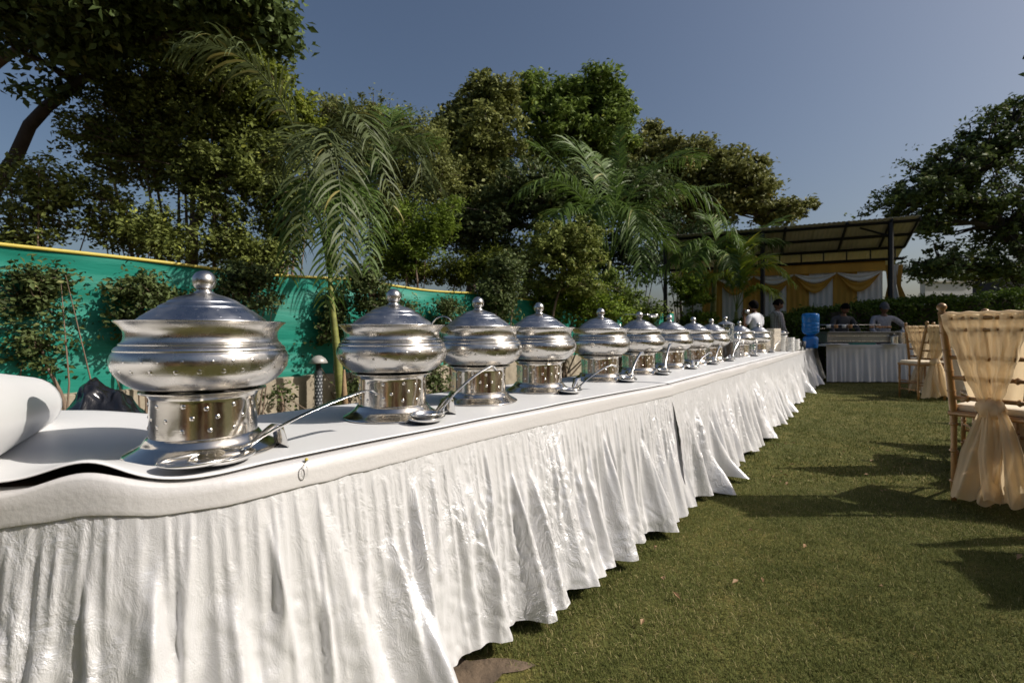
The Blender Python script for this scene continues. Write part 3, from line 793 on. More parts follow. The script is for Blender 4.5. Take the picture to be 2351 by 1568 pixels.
# tumblers
for q in range(8):
    Y = 8.15 + .13 * (q // 3); u = 1828 + 7.5 * (q % 3) + 2 * (q // 3)
    mb = MB(); mb.lathe([(0, 0), (.03, 0), (.038, .15), (.036, .15), (.028, .006), (0, .006)], 16, close=False)
    o = mb.build('tumbler', M['clear'], None, True, loc=(XU(u, Y), Y, TZ + .0075)); tag(o, 'clear glass tumbler in the cluster left of the blue water jar', 'tumbler', 'tumblers clustered by the water jar')
# two dishes on stems by the plaid shirt
for q, (u, Y, mt, lab) in enumerate(((1765, 8.15, 'porcelain', 'white mound of food on a thin stemmed dish near the plaid shirt'), (1797, 8.55, 'steel', 'low steel dish on a thin stem right of the plaid shirt'))):
    t = thing('stemmed_dish', lab, 'dish', (XU(u, Y), Y, TZ + .0075))
    mb = MB(); mb.lathe([(.06, 0), (.06, .005), (.008, .012), (.008, .27), (.0, .27)], 20); mb.build('stem', M['steel'], t, True, angle=40)
    mb = MB(); mb.lathe([(0, .27), (.07, .275), (.11, .295), (.108, .297), (.06, .283), (0, .28)], 24, close=False); mb.build('plate', M['steel'], t, True)
    mb = MB(); mb.lathe([(.07, .284), (.055, .31), (.02, .33), (0, .332)], 20, close=False); mb.build('food', M[mt], t, True)
# blue water jar on its dispenser
YD = 9.35
t = thing('water_dispenser', 'blue water bottle upside down on a blue dispenser base', 'water dispenser', (XU(1861, YD), YD, TZ + .0075))
k_ = YD / 9.0
mb = MB(); mb.lathe([(0, 0), (.115, 0), (.125, .02), (.128, .12), (.132, .17), (.128, .20), (.10, .225), (.07, .235), (0, .235)], 32, close=False); mb.build('dispenser', M['blue_plastic'], t, True, angle=50)
mb = MB(); mb.lathe([(.04, .225), (.05, .24), (.085, .262), (.125, .285), (.145, .315), (.148, .345), (.142, .352), (.148, .36), (.148, .415), (.142, .422), (.148, .43), (.148, .485), (.142, .492), (.148, .50), (.149, .625), (.142, .655), (.12, .668), (0, .665)], 40, close=False); mb.build('bottle', M['blue_jar'], t, True)
mb = MB(); mb.box((.0, -.135, .07), (.03, .04, .025)); mb.build('tap', M['blue_plastic'], t, bevel=.004)

# ------------------------------------------------------------------ far serving table
YT = 9.75
x0, x1 = XU(1896, YT), XU(2140, YT)
t = thing('far_serving_table', 'far serving table with grey shaded gathered skirt before the hedge', 'table', ((x0 + x1) / 2, YT + .4, 0))
cx_ = (x0 + x1) / 2; L = x1 - x0; tz = .775
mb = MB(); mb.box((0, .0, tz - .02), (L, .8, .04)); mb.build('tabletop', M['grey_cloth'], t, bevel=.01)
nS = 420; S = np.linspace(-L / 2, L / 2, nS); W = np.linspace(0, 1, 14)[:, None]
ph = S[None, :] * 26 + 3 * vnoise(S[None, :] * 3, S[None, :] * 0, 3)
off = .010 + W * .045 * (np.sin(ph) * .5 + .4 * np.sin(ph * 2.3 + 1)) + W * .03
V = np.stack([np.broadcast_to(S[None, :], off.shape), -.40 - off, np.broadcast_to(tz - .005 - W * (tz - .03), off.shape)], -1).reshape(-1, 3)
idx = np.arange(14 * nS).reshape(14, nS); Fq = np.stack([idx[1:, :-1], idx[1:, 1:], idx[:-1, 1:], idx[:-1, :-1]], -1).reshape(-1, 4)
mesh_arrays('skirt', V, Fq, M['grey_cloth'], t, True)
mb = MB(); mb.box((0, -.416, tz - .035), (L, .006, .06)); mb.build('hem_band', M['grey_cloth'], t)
for sx in (-1, 1):
    for sy in (-1, 1):
        mb = MB(); mb.tube([(sx * (L / 2 - .1), sy * .3, 0), (sx * (L / 2 - .1), sy * .3, tz - .04)], .015, 8); mb.build('leg', M['dark_metal'], t, True)
# grill counter
g = thing('steel_counter', 'long stainless steel display grill standing on the far table', 'food grill', (XU(1962, 10.0), 10.0, tz))
gl = XU(2040, 10.0) - XU(1884, 10.0)
mb = MB(); mb.box((0, 0, .13), (gl, .42, .20)); mb.build('box', M['grill'], g, bevel=.01)
mb = MB(); mb.box((0, -.03, .245), (gl + .05, .5, .024)); mb.build('shelf', M['grill'], g, bevel=.004)
mb = MB(); mb.box((0, -.215, .17), (gl * .98, .01, .015)); mb.box((0, -.215, .07), (gl * .98, .01, .015)); mb.build('moulding', M['steel'], g)
mb = MB(); mb.box((0, .05, .325), (gl * .97, .30, .012)); mb.build('glass_shelf', M['clear'], g)
for sx in (-1, 0, 1):
    mb = MB(); mb.tube([(sx * gl * .47, .18, .25), (sx * gl * .47, .18, .40)], .008, 6); mb.build('post', M['steel'], g, True)
mb = MB(); mb.tube([(-gl * .48, .18, .40), (gl * .48, .18, .40)], .008, 6); mb.build('rail', M['steel'], g, True)
for sx in (-1, 1):
    for sy in (-1, 1):
        mb = MB(); mb.box((sx * gl * .45, sy * .17, .016), (.05, .05, .032)); mb.build('foot', M['black_metal'], g)
r_ = random.Random(2)
for i in range(9):
    mb = MB(); mb.lathe([(0, 0), (.022, .004), (.028, .02), (.02, .038), (0, .045)], 10)
    o = mb.build('snack', M['food'], None, True, loc=(XU(1996 + i * 5.4, 10.0), 9.95 + r_.uniform(-.02, .02), tz + .331))
    tag(o, ['leftmost', 'second', 'third', 'fourth', 'middle fifth', 'sixth', 'seventh', 'eighth', 'rightmost'][i] + ' orange snack in the row on the steel grill', 'snack', 'orange snacks lined up on the grill')
for i, (u, mt) in enumerate(((1895, 'porcelain'), (1912, 'food'), (1930, 'porcelain'), (1944, 'food'))):
    mb = MB(); mb.lathe([(0, 0), (.035, 0), (.04, .06), (.032, .07), (.03, .055), (0, .05)], 14, close=False)
    o = mb.build('sauce_bowl', M[mt], None, True, loc=(XU(u, 10.0), 9.9, tz + .331)); tag(o, ['white sauce bowl beside the blue bottle on the grill', 'orange sauce bowl next to the blue bottle', 'white sauce bowl before the dark shirted cook', 'orange sauce bowl before the dark shirted cook'][i], 'bowl', 'sauce bowls on the grill')
for i, (u, w, lab) in enumerate(((1905, .10, 'small white paper at the left end of the far table'), (1925, .30, 'white serving tray lying below the grill'), (2052, .22, 'white tray under the steel kettle stand'))):
    mb = MB(); mb.box((0, 0, .008), (w, .22, .012)); o = mb.build('tray', M['porcelain'], None, bevel=.004, loc=(XU(u, 9.6), 9.62 - .10 + .1, tz + .004)); tag(o, lab, 'tray', 'white trays on the far table')
mb = MB(); mb.box((0, 0, .014), (.46, .14, .028)); o = mb.build('folded_cloth', M['teal'], None, bevel=.006, loc=(XU(1975, 9.6), 9.56, tz + .002)); tag(o, 'folded teal cloth in front of the grill', 'cloth')
# pots at right of grill
for i, (u, Y, r0, h, lab) in enumerate(((2072, 10.0, .13, .30, 'tall steel pan at the right end of the far table'), (2052, 9.75, .07, .20, 'small steel kettle left of the tall pan'))):
    t = thing('cooking_pot', lab, 'cooking pot', (XU(u, Y), Y, tz + .001))
    mb = MB(); mb.lathe([(0, 0), (r0, 0), (r0 * 1.03, h * .8), (r0 * 1.12, h * .82), (r0 * 1.1, h * .85), (r0 * .95, h * .83), (r0 * .9, h * .1), (0, h * .08)], 24, close=False); mb.build('body', M['steel'], t, True, angle=40)
    mb = MB(); mb.lathe([(r0 * 1.05, h * .86), (r0 * .5, h * .95), (.015, h), (.012, h * 1.06), (.02, h * 1.1), (0, h * 1.14)], 24, close=False); mb.build('lid', M['steel'], t, True)

# ------------------------------------------------------------------ people
def skinned(name, joints, edges, radii, mat, parent, sub=2, root=0):
    me = bpy.data.meshes.new(name); bm = bmesh.new()
    lay = bm.verts.layers.skin.verify()
    vs_ = [bm.verts.new(j) for j in joints]
    for a, b_ in edges: bm.edges.new((vs_[a], vs_[b_]))
    for v, r_, i in zip(vs_, radii, range(len(vs_))):
        v[lay].radius = r_ if hasattr(r_, '__len__') else (r_, r_); v[lay].use_root = (i == root)
    bm.to_mesh(me); bm.free()
    o = bpy.data.objects.new(name, me); link(o)
    sk = o.modifiers.new('skin', 'SKIN'); sk.use_smooth_shade = True
    sb = o.modifiers.new('sub', 'SUBSURF'); sb.levels = sub; sb.render_levels = sub
    bpy.context.view_layer.update()
    dg = bpy.context.evaluated_depsgraph_get()
    m2 = bpy.data.meshes.new_from_object(o.evaluated_get(dg))
    bpy.data.objects.remove(o); m2.name = name
    m2.materials.clear(); m2.materials.append(mat)
    m2.polygons.foreach_set('use_smooth', [True] * len(m2.polygons))
    o2 = bpy.data.objects.new(name, m2); link(o2, parent)
    return o2
def person(label, loc, face, H, shirt, armL, armR, lean=0.0, head_pitch=0.0, cap=False, sleeve=0.5, head_turn=0.0):
    """figure in local space, facing +x; armL / armR: (elbow, wrist) offsets in head-free metres for a 1.65 m body"""
    t = thing('person', label, 'person', loc, face, 'people beyond the buffet'); s = H / 1.65
    ln = lambda x, z: x + lean * max(0, z - .85)
    def J(x, y, z): return Vector((ln(x, z), y, z)) * s
    # body
    j = [J(0, 0, .88), J(0, 0, 1.02), J(.0, 0, 1.18), J(0, 0, 1.32), J(.005, 0, 1.40), J(.015, 0, 1.46)]
    rad = [(.115, .085), (.10, .07), (.10, .07), (.085, .055), (.052, .052), (.05, .05)]
    e = [(0, 1), (1, 2), (2, 3), (3, 4), (4, 5)]
    body_j = list(j); body_r = list(rad); body_e = list(e)
    arms = []
    for sy, (el, wr) in ((1, armL), (-1, armR)):
        b0 = len(body_j); sh = J(0, sy * .185, 1.335)
        E_ = sh + Vector(el) * s; W_ = sh + Vector(wr) * s
        fd = (W_ - E_).normalized(); palm = W_ + fd * .075 * s
        body_j += [sh, E_, W_, palm]; body_r += [(.042, .042), (.036, .036), (.024, .024), (.034, .018)]
        body_e += [(3, b0), (b0, b0 + 1), (b0 + 1, b0 + 2), (b0 + 2, b0 + 3)]
        arms.append((sh, E_, W_, palm, fd))
    for sy in (1, -1):
        b0 = len(body_j)
        body_j += [J(0, sy * .09, .80), J(.01, sy * .10, .46), J(-.01, sy * .10, .09), J(.13, sy * .11, .035)]
        body_r += [(.085, .085), (.055, .055), (.036, .036), (.04, .03)]
        body_e += [(0, b0), (b0, b0 + 1), (b0 + 1, b0 + 2), (b0 + 2, b0 + 3)]
    body_r = [tuple(v * s for v in r_) for r_ in body_r]
    body = skinned('body', body_j, body_e, body_r, M['skin'], t)
    # fingers: four and a thumb on each hand
    for (sh, E_, W_, palm, fd) in arms:
        side = fd.cross(Vector((0, 0, 1)));
        side = side.normalized() if side.length > .1 else Vector((0, 1, 0)); cur = fd.cross(side).normalized()
        fm = MB()
        for q, ln_ in enumerate((.062, .072, .068, .052)):
            b0 = palm + side * (.024 - .016 * q) * s - fd * .01 * s
            fm.tube([b0, b0 + fd * ln_ * .5 * s + cur * .008 * s, b0 + fd * ln_ * .85 * s + cur * .024 * s, b0 + fd * ln_ * s + cur * .036 * s], [.0095 * s, .009 * s, .008 * s, .006 * s], 6)
        b0 = W_ + fd * .03 * s + side * .025 * s
        fm.tube([b0, b0 + side * .02 * s + fd * .022 * s, b0 + side * .024 * s + fd * .045 * s + cur * .012 * s], [.011 * s, .010 * s, .008 * s], 6)
        fm.build('fingers', M['skin'], t, True)
    # shirt
    sj = [J(0, 0, .76), J(0, 0, 1.02), J(0, 0, 1.18), J(0, 0, 1.31), J(.006, 0, 1.42)]
    sr = [(.160, .120), (.150, .115), (.160, .122), (.135, .105), (.060, .060)]
    se = [(0, 1), (1, 2), (2, 3), (3, 4)]
    for (sh, E_, W_, palm, fd) in arms:
        b0 = len(sj); up_end = sh.lerp(E_, .9 if sleeve >= .5 else .7)
        sj += [sh, up_end]; sr += [(.066, .066), (.056, .056)]; se += [(3, b0), (b0, b0 + 1)]
        if sleeve > .6:
            sj += [E_.lerp(W_, .1), E_.lerp(W_, sleeve)]; sr += [(.05, .05), (.040, .040)]; se += [(b0 + 1, b0 + 2), (b0 + 2, b0 + 3)]
    skinned('shirt', sj, se, [tuple(v * s for v in r_) for r_ in sr], shirt, t)
    # trousers
    tj = [J(0, 0, 1.0), J(0, .0, .86)]; tr_ = [(.125, .09), (.140, .112)]; te = [(0, 1)]
    for sy in (1, -1):
        b0 = len(tj); tj += [J(0, sy * .09, .76), J(.01, sy * .10, .46), J(-.01, sy * .10, .10)]; tr_ += [(.098, .1), (.075, .075), (.062, .062)]
        te += [(1, b0), (b0, b0 + 1), (b0 + 1, b0 + 2)]
    skinned('trousers', tj, te, [tuple(v * s for v in r_) for r_ in tr_], M['trousers'], t)
    # head with face
    hc = J(.03, 0, 1.555); hp = Matrix.Translation(hc) @ Matrix.Rotation(head_turn, 4, 'Z') @ Matrix.Rotation(head_pitch, 4, 'Y')
    seg, rings = 28, 20; V = []
    for jj in range(rings + 1):
        ph = PI * jj / rings
        for i in range(seg):
            a = 2 * PI * i / seg
            z = .118 * math.cos(ph); rr = math.sin(ph)
            x = .098 * rr * math.cos(a); y = .076 * rr * math.sin(a)
            if z < 0: x *= 1 - .12 * (-z / .118); y *= 1 - .28 * (-z / .118) ** 1.2; x += .012 * (-z / .118)
            f = math.cos(a)
            if f > .6 and rr > .4:
                w = (f - .6) / .4
                x += .020 * w ** 4 * math.exp(-((z + .022) / .018) ** 2)           # nose
                x -= .010 * math.exp(-((abs(y) - .030) / .012) ** 2) * math.exp(-((z - .008) / .013) ** 2)   # eye sockets
                x += .006 * w * math.exp(-((z + .062) / .010) ** 2)                # lips
                x += .007 * w * math.exp(-((z + .098) / .014) ** 2)                # chin
            V.append(hp @ (Vector((x, y, z)) * s))
    fs = [(jj * seg + i, (jj + 1) * seg + i, (jj + 1) * seg + (i + 1) % seg, jj * seg + (i + 1) % seg) for jj in range(rings) for i in range(seg)]
    mb = MB(); mb.add(V, fs); head = mb.build('head', M['skin'], t, True)
    for sy in (1, -1):
        mb = MB(); mb.lathe([(.006, -.006), (.018, 0), (.013, .006), (.004, .008)], 12, M4=hp @ Matrix.Scale(s, 4) @ Matrix.Translation((-.004, sy * .078, -.01)) @ Matrix.Rotation(-sy * PI / 2 + .2, 4, 'X') @ Matrix.Diagonal((1, 1.6, 1, 1)))
        mb.build('ear', M['skin'], head, True)
        mb = MB(); mb.lathe([(0, -.008), (.006, -.005), (.0085, 0), (.006, .005), (0, .008)], 10, M4=hp @ Matrix.Scale(s, 4) @ Matrix.Translation((.084, sy * .029, .008)))
        mb.build('eye', M['hair'], head, True)
    V = []; hr = 12
    for jj in range(hr + 1):
        for i in range(seg):
            a = 2 * PI * i / seg; lim = PI * (.60 - .25 * max(0, math.cos(a)) ** .7)
            ph = lim * jj / hr; rr = math.sin(ph); bump_ = 1.07 + .04 * math.sin(5 * a + 3 * ph) * (jj > 2)
            V.append(hp @ (Vector((.100 * rr * math.cos(a) * bump_ - .003, .079 * rr * math.sin(a) * bump_, .122 * math.cos(ph) * 1.06)) * s))
    fs = [(jj * seg + i, (jj + 1) * seg + i, (jj + 1) * seg + (i + 1) % seg, jj * seg + (i + 1) % seg) for jj in range(hr) for i in range(seg)]
    mb = MB(); mb.add(V, fs); mb.build('hair', M['hair'], t, True, solid=.004)
    if cap:
        V = [];
        for jj in range(9):
            ph = PI * .44 * jj / 8
            for i in range(seg):
                a = 2 * PI * i / seg
                V.append(hp @ (Vector((.116 * math.sin(ph) * math.cos(a), .093 * math.sin(ph) * math.sin(a), .142 * math.cos(ph) + .004)) * s))
        fs = [(jj * seg + i, (jj + 1) * seg + i, (jj + 1) * seg + (i + 1) % seg, jj * seg + (i + 1) % seg) for jj in range(8) for i in range(seg)]
        mb = MB(); mb.add(V, fs)
        mb.box((0, 0, 0), (.07, .12, .008), M4=hp @ Matrix.Translation(Vector((.13, 0, .03)) * s))
        mb.build('cap', M['cap'], t, True, angle=40)
    return t
# white shirt, seen from behind, raising a glass
Y1 = 9.75
person('person in a white T-shirt, back turned, right hand raised with a cup', (XU(1738, Y1), Y1, 0), R(120), 1.64, M['white_shirt'],
       ((.05, .12, -.23), (.02, .15, .02)), ((.02, -.05, -.27), (.06, .02, -.52)), .08, R(-12), sleeve=.3)
t = thing('steel_cup', 'small steel cup held up beside the head of the white shirted person', 'cup', (4.62, 9.595, 1.41))
mb = MB(); mb.lathe([(0, 0), (.035, 0), (.042, .075), (.04, .075), (.033, .006), (0, .006)], 20, close=False, M4=Matrix.Rotation(R(70), 4, 'Y')); mb.build('body', M['steel'], t, True)
# plaid shirt, looking down to the right
Y2 = 11.1
person('person in a grey plaid shirt facing right and looking down', (XU(1781, Y2), Y2, 0), R(-8), 1.76, M['plaid'],
       ((.04, .05, -.27), (.18, -.02, -.46)), ((.04, -.05, -.27), (.16, .02, -.47)), .03, R(22), sleeve=.85)
Y3 = 10.75
person('person in a dark shirt bending over the steel grill', (XU(1925, Y3), Y3, 0), R(-92), 1.63, M['dark_shirt'],
       ((.08, .10, -.25), (.22, .06, -.42)), ((.08, -.10, -.25), (.22, -.06, -.42)), .28, R(40), sleeve=.8)
person('person in a pale shirt and grey cap standing right of the grill', (XU(2026, Y3), Y3, 0), R(-112), 1.64, M['pale_shirt'],
       ((-.04, .24, -.20), (.10, .12, -.42)), ((.10, -.06, -.24), (.26, .0, -.34)), .12, R(18), cap=True, sleeve=.85)

# ------------------------------------------------------------------ chairs
def make_chair(label, W=.36, H=1.17):
    """back posts at local x=0, chair faces +y (seat towards +y); left post -W/2, right post +W/2"""
    t = thing('chiavari_chair', label, 'chair', (0, 0, 0), 0, 'gold chairs with cream sashes')
    lean = lambda z: (-.20 * max(0, (z - .50)) / (H - .50) * (.6 + .4 * (z - .5) / (H - .5)) + .04 * min(1, (.5 - z) / .5) * -1 if z > .5 else -.02 * (.5 - z) / .5)
    G = M['gold_wood']
    ln = lambda z: -.19 * max(0, (z - .50) / (H - .50)) ** 1.15
    for sx in (-1, 1):
        mb = MB(); zs = np.linspace(0, H - .05, 16)
        mb.tube([(sx * W / 2, ln(z), z) for z in zs], [.015 + .004 * (z > .5) for z in zs], 10)
        for z in (.12, .30, .46, .66, .78, .90, 1.0):
            mb.tube([(sx * W / 2, ln(z - .006), z - .010), (sx * W / 2, ln(z), z), (sx * W / 2, ln(z + .006), z + .010)], [.016, .024, .016], 10, False)
        mb.build('back_post', G, t, True)
        mb = MB(); mb.lathe([(.016, 0), (.020, .006), (.012, .014), (.020, .022), (.025, .036), (.020, .050), (.008, .058), (0, .060)], 14, (sx * W / 2, ln(H - .05), H - .055)); mb.build('finial', G, t, True)
        mb = MB(); mb.tube([(sx * W / 2 * 1.02, .40, 0), (sx * W / 2 * 1.02, .40, .52)], [.013, .017], 10)
        for z in (.12, .30, .46): mb.tube([(sx * W / 2 * 1.02, .40, z - .01), (sx * W / 2 * 1.02, .40, z), (sx * W / 2 * 1.02, .40, z + .01)], [.014, .022, .014], 10, False)
        mb.build('front_leg', G, t, True)
        for z in (.14, .27):
            mb = MB(); mb.tube([(sx * W / 2, 0, z), (sx * W / 2, .40, z)], .010, 8); mb.build('side_stretcher', G, t, True)
    for z in (.62, .74, .86):
        mb = MB(); mb.tube([(-W / 2, ln(z), z), (0, ln(z) - .012, z), (W / 2, ln(z), z)], .0125, 8)
        for q in (-.3, 0, .3): mb.tube([(W * q - .01, ln(z) - .010, z), (W * q, ln(z) - .010, z), (W * q + .01, ln(z) - .010, z)], [.014, .021, .014], 8, False)
        mb.build('cross_rail', G, t, True)
    for z in (1.02, 1.085):
        mb = MB(); mb.tube([(-W / 2, ln(z), z), (0, ln(z) - .014, z), (W / 2, ln(z), z)], .013, 8); mb.build('top_rail', G, t, True)
    for q in (-.32, -.16, 0, .16, .32):
        mb = MB(); mb.tube([(W * q, ln(.86) - .006, .86), (W * q, ln(1.02) - .01, 1.02)], .008, 8); mb.build('spindle', G, t, True)
    for y, z in ((0, .22), (.40, .22)):
        mb = MB(); mb.tube([(-W / 2, y, z), (W / 2, y, z)], .010, 8); mb.build('stretcher', G, t, True)
    mb = MB(); mb.box((0, .20, .525), (W + .05, .45, .03)); mb.build('seat', G, t, bevel=.01)
    mb = MB(); mb.box((0, .205, .560), (W + .01, .40, .045)); mb.build('cushion', M['seat_pad'], t, bevel=.018)
    # sash: over the top rail, pinched by a knot, tails to the ground
    def cloth(rows, cols, fn, name, par=t):
        V = [fn(i / (cols - 1) * 2 - 1, j / (rows - 1)) for j in range(rows) for i in range(cols)]
        idx = np.arange(rows * cols).reshape(rows, cols); F = np.stack([idx[:-1, :-1], idx[:-1, 1:], idx[1:, 1:], idx[1:, :-1]], -1).reshape(-1, 4)
        return mesh_arrays(name, np.array([tuple(v) for v in V]), F, M['sash'], par, True)
    zk = .60
    def outer(a, q):   # behind the back (-y side)
        z = 1.105 - (1.105 - zk) * q
        hw = (W * .50) * (1 - q) ** .75 + .028 * q + .004
        fold = .013 * math.sin(a * 9 + 2 * q) * (.3 + q) + .006 * math.sin(a * 23)
        return (a * hw + .003 * math.sin(31 * q + 6 * a), ln(z) - .022 - .025 * math.sin(q * PI / 2) + fold + .004 * math.sin(a * 41 + 9 * q) + .003 * math.sin(a * 13 - 22 * q), z)
    s_ = cloth(26, 61, outer, 'sash')
    def inner(a, q):
        z = 1.105 - .50 * q
        hw = (W * .50) * (1 - .38 * q)
        return (a * hw, ln(z) + .020 + .010 * math.sin(a * 8 + q * 3) * q, z + .0)
    cloth(16, 49, inner, 'sash_front', s_)
    def over(a, q):
        an = PI * q; z = 1.103 + .018 * math.sin(an)
        return (a * (W * .50 + .002), ln(1.1) - .022 * math.cos(an) - .0, z + .003 * math.sin(a * 14))
    cloth(7, 49, over, 'sash_top', s_)
    for k, (sg, tw, ph, Lz) in enumerate(((-.035, .085, 0.0, zk - .03), (.055, .075, 1.4, zk - .06))):
        def tail(a, q, sg=sg, tw=tw, ph=ph, Lz=Lz):
            z = zk + .01 - (Lz - .01) * q
            hw = .028 + tw * min(1, q * 1.9) ** .7
            return (sg * q * 1.7 + a * hw + .012 * math.sin(q * 4 + ph), -.05 - .05 * q - .03 * k + .030 * math.sin(a * 7 + ph + 2 * q) * (.4 + q) + .01 * math.sin(a * 17), z + .012 * math.sin(a * 9 + ph) * (q > .9))
        cloth(26, 41, tail, 'sash_tail', s_)
    mb = MB()
    V = []; seg, rings = 24, 14
    for jj in range(rings + 1):
        ph = PI * jj / rings
        for i in range(seg):
            a = 2 * PI * i / seg; rr = math.sin(ph) * (1 + .14 * math.sin(a * 5 + ph * 3))
            V.append((.062 * rr * math.cos(a), -.062 + .045 * rr * math.sin(a), zk - .02 + .062 * math.cos(ph)))
    mb.add(V, [(jj * seg + i, (jj + 1) * seg + i, (jj + 1) * seg + (i + 1) % seg, jj * seg + (i + 1) % seg) for jj in range(rings) for i in range(seg)])
    mb.build('knot', M['sash'], s_, True)
    return t
ch = make_chair('near gold chair at the right edge with a knotted cream sash')
def put_chair(first, L_, Rt, label, H=1.0):
    o = ch if first else copy_tree(ch)
    L_, Rt = Vector((*L_, 0)), Vector((*Rt, 0)); mid = (L_ + Rt) / 2; dv = Rt - L_
    o.location = (mid.x, mid.y, 0); o.rotation_euler = (0, 0, math.atan2(dv.y, dv.x)); o['label'] = label
    o.scale = (H, H, H)
    return o
put_chair(True, (2.635, 2.883), (2.815, 2.571), 'near gold chair at the right edge with a big knotted cream sash')
put_chair(False, (3.45, 3.55), (3.72, 3.38), 'gold chair half hidden just beyond the near sash')
put_chair(False, (XU(2108, 7.2), 7.2), (XU(2108, 7.2) + .36, 7.16), 'distant gold chair with sash tails reaching the lawn')
put_chair(False, (XU(2088, 8.1), 8.1), (XU(2088, 8.1) + .20, 7.8), 'farthest gold chair, side on, left of the other distant one')
# more of the same round their tables beyond the right edge of the picture (they throw the shadows on the lawn)
for k, (x, y, a) in enumerate(((2.95, 1.66, 70), (3.25, 2.28, 10), (3.9, 3.3, 80), (3.55, 2.75, 20), (4.25, 2.0, 75), (3.3, 1.55, -40), (4.6, 3.9, 120), (7.9, 7.6, 150), (5.4, 4.5, -30), (6.2, 5.3, -60))):
    o = put_chair(False, (x, y), (x + .36 * math.cos(R(a)), y + .36 * math.sin(R(a))), 'gold chair with a cream sash beyond the right edge of the lawn view')
for k, (x, y, lab) in enumerate(((4.35, 3.1, 'round dining table with cream cloth beyond the near chairs'), (7.3, 7.6, 'round dining table with cream cloth beside the distant chairs'))):
    t = thing('round_table', lab, 'table', (x, y, 0), 0, 'round dining tables at the right')
    mb = MB(); mb.lathe([(0, .74), (.55, .74), (.56, .73), (.55, .72), (0, .72)], 40, close=False); mb.build('tabletop', M['brown_wood'], t, True, angle=40)
    V = []; seg = 96
    for j, z in enumerate((.748, .747, .70, .4, .03)):
        for i in range(seg):
            a = 2 * PI * i / seg; rr = (0.02, .565, .575, .62 + .03 * math.sin(a * 12), .66 + .06 * math.sin(a * 12))[j]
            V.append((rr * math.cos(a), rr * math.sin(a), z))
    mb = MB(); mb.add(V, [(j * seg + i, (j + 1) * seg + i, (j + 1) * seg + (i + 1) % seg, j * seg + (i + 1) % seg) for j in range(4) for i in range(seg)])
    mb.build('cloth', M['seat_pad'], t, True)

# ------------------------------------------------------------------ fence with green net, low wall
FX = lambda Y: -7.12 + .738 * Y
def fence_pts(Y0, Y1, n): return [(FX(y), y) for y in np.linspace(Y0, Y1, n)]
n = 420; zr = 26
Ys = np.linspace(3.0, 17.6, n); Zt = 1.735 - .035 * np.abs(np.sin((Ys - 3.9) * 1.15)) + .01 * np.sin(Ys * 3)
W = np.linspace(0, 1, zr)[:, None]
off = .05 * (vnoise(Ys[None, :] * 1.7, W * 6 + Ys[None, :] * .4, 5) - .5) + .03 * (vnoise(Ys[None, :] * 2.0, W * 16, 6) - .5)
Xn = FX(Ys)[None, :] + off * .805; Yn = Ys[None, :] - off * .594; Zn = .44 + (Zt[None, :] - .44) * W
fx, fy = FX(10), 10
root = thing('net_fence', 'long green shade net fence with yellow top edging behind the buffet', 'fence', (fx, fy, 0))
V = np.stack([Xn - fx, Yn - fy, Zn + 0 * Xn], -1).reshape(-1, 3); idx = np.arange(zr * n).reshape(zr, n)
Fq = np.stack([idx[:-1, :-1], idx[:-1, 1:], idx[1:, 1:], idx[1:, :-1]], -1).reshape(-1, 4)
mesh_arrays('green_net', V, Fq, M['net'], root, True)
top = np.stack([Xn[-1] + .012 * .805 - fx, Yn[-1] - .012 * .594 - fy, Zt - .015], -1); top2 = top + np.array([0, 0, .030])
V = np.concatenate([top, top2]); Fq = np.stack([np.arange(n - 1), np.arange(1, n), n + np.arange(1, n), n + np.arange(n - 1)], -1)
o = mesh_arrays('yellow_edging', V, Fq, M['yellow_trim'], root, True)
o.modifiers.new('s', 'SOLIDIFY').thickness = .006
for y in np.arange(3.5, 17.6, 1.9):
    mb = MB(); mb.tube([(FX(y) - .05 - fx, y + .04 - fy, 0), (FX(y) - .05 - fx, y + .04 - fy, 1.69)], .02, 8); mb.build('post', M['dark_metal'], root, True)
V = []; nW = 160; Yw = np.linspace(3.0, 17.6, nW)
root = thing('low_wall', 'low weathered plaster wall under the green net', 'wall', (FX(10), 10, 0))
for y in Yw:
    h = .465 + .012 * random.random()
    for o_, z in ((.07, 0), (.07, h - .01), (.055, h), (-.07, h), (-.07, 0)):
        V.append((FX(y) + .805 * (o_ + .05) - FX(10), y - .594 * (o_ + .05) - 10, z))
mb = MB(); mb.add(V, [(i * 5 + k, (i + 1) * 5 + k, (i + 1) * 5 + k + 1, i * 5 + k + 1) for i in range(nW - 1) for k in range(4)]); mb.build('masonry', M['wall'], root)

# bollard lamp
t = thing('bollard_lamp', 'grey bollard lamp with a mushroom cap and dotted tube', 'garden lamp', (-2.375, 5.93, 0)); t.scale = (.78, .78, 1.08)
mb = MB(); mb.lathe([(.07, 0), (.07, .02), (.058, .025), (.058, .50), (.0, .50)], 24); mb.build('tube', M['lamp_grey'], t, True, angle=40)
mb = MB()
for rr in range(11):
    for k in range(8):
        a = 2 * PI * (k + .5 * (rr % 2)) / 8; mb.lathe([(.0095, 0), (.0095, .003), (0, .003)], 8, M4=Matrix.Translation((.057 * math.cos(a), .057 * math.sin(a), .06 + .038 * rr)) @ Matrix.Rotation(a, 4, 'Z') @ Matrix.Rotation(PI / 2, 4, 'Y'))
mb.build('dots', M['lamp_dot'], t)
mb = MB(); mb.lathe([(.04, .50), (.04, .59), (0, .59)], 20); mb.build('neck', M['black_metal'], t, True, angle=40)
mb = MB(); mb.lathe([(.02, .60), (.135, .585), (.142, .592), (.11, .635), (.05, .668), (0, .675)], 28, close=False); mb.build('cap', M['lamp_cap'], t, True)

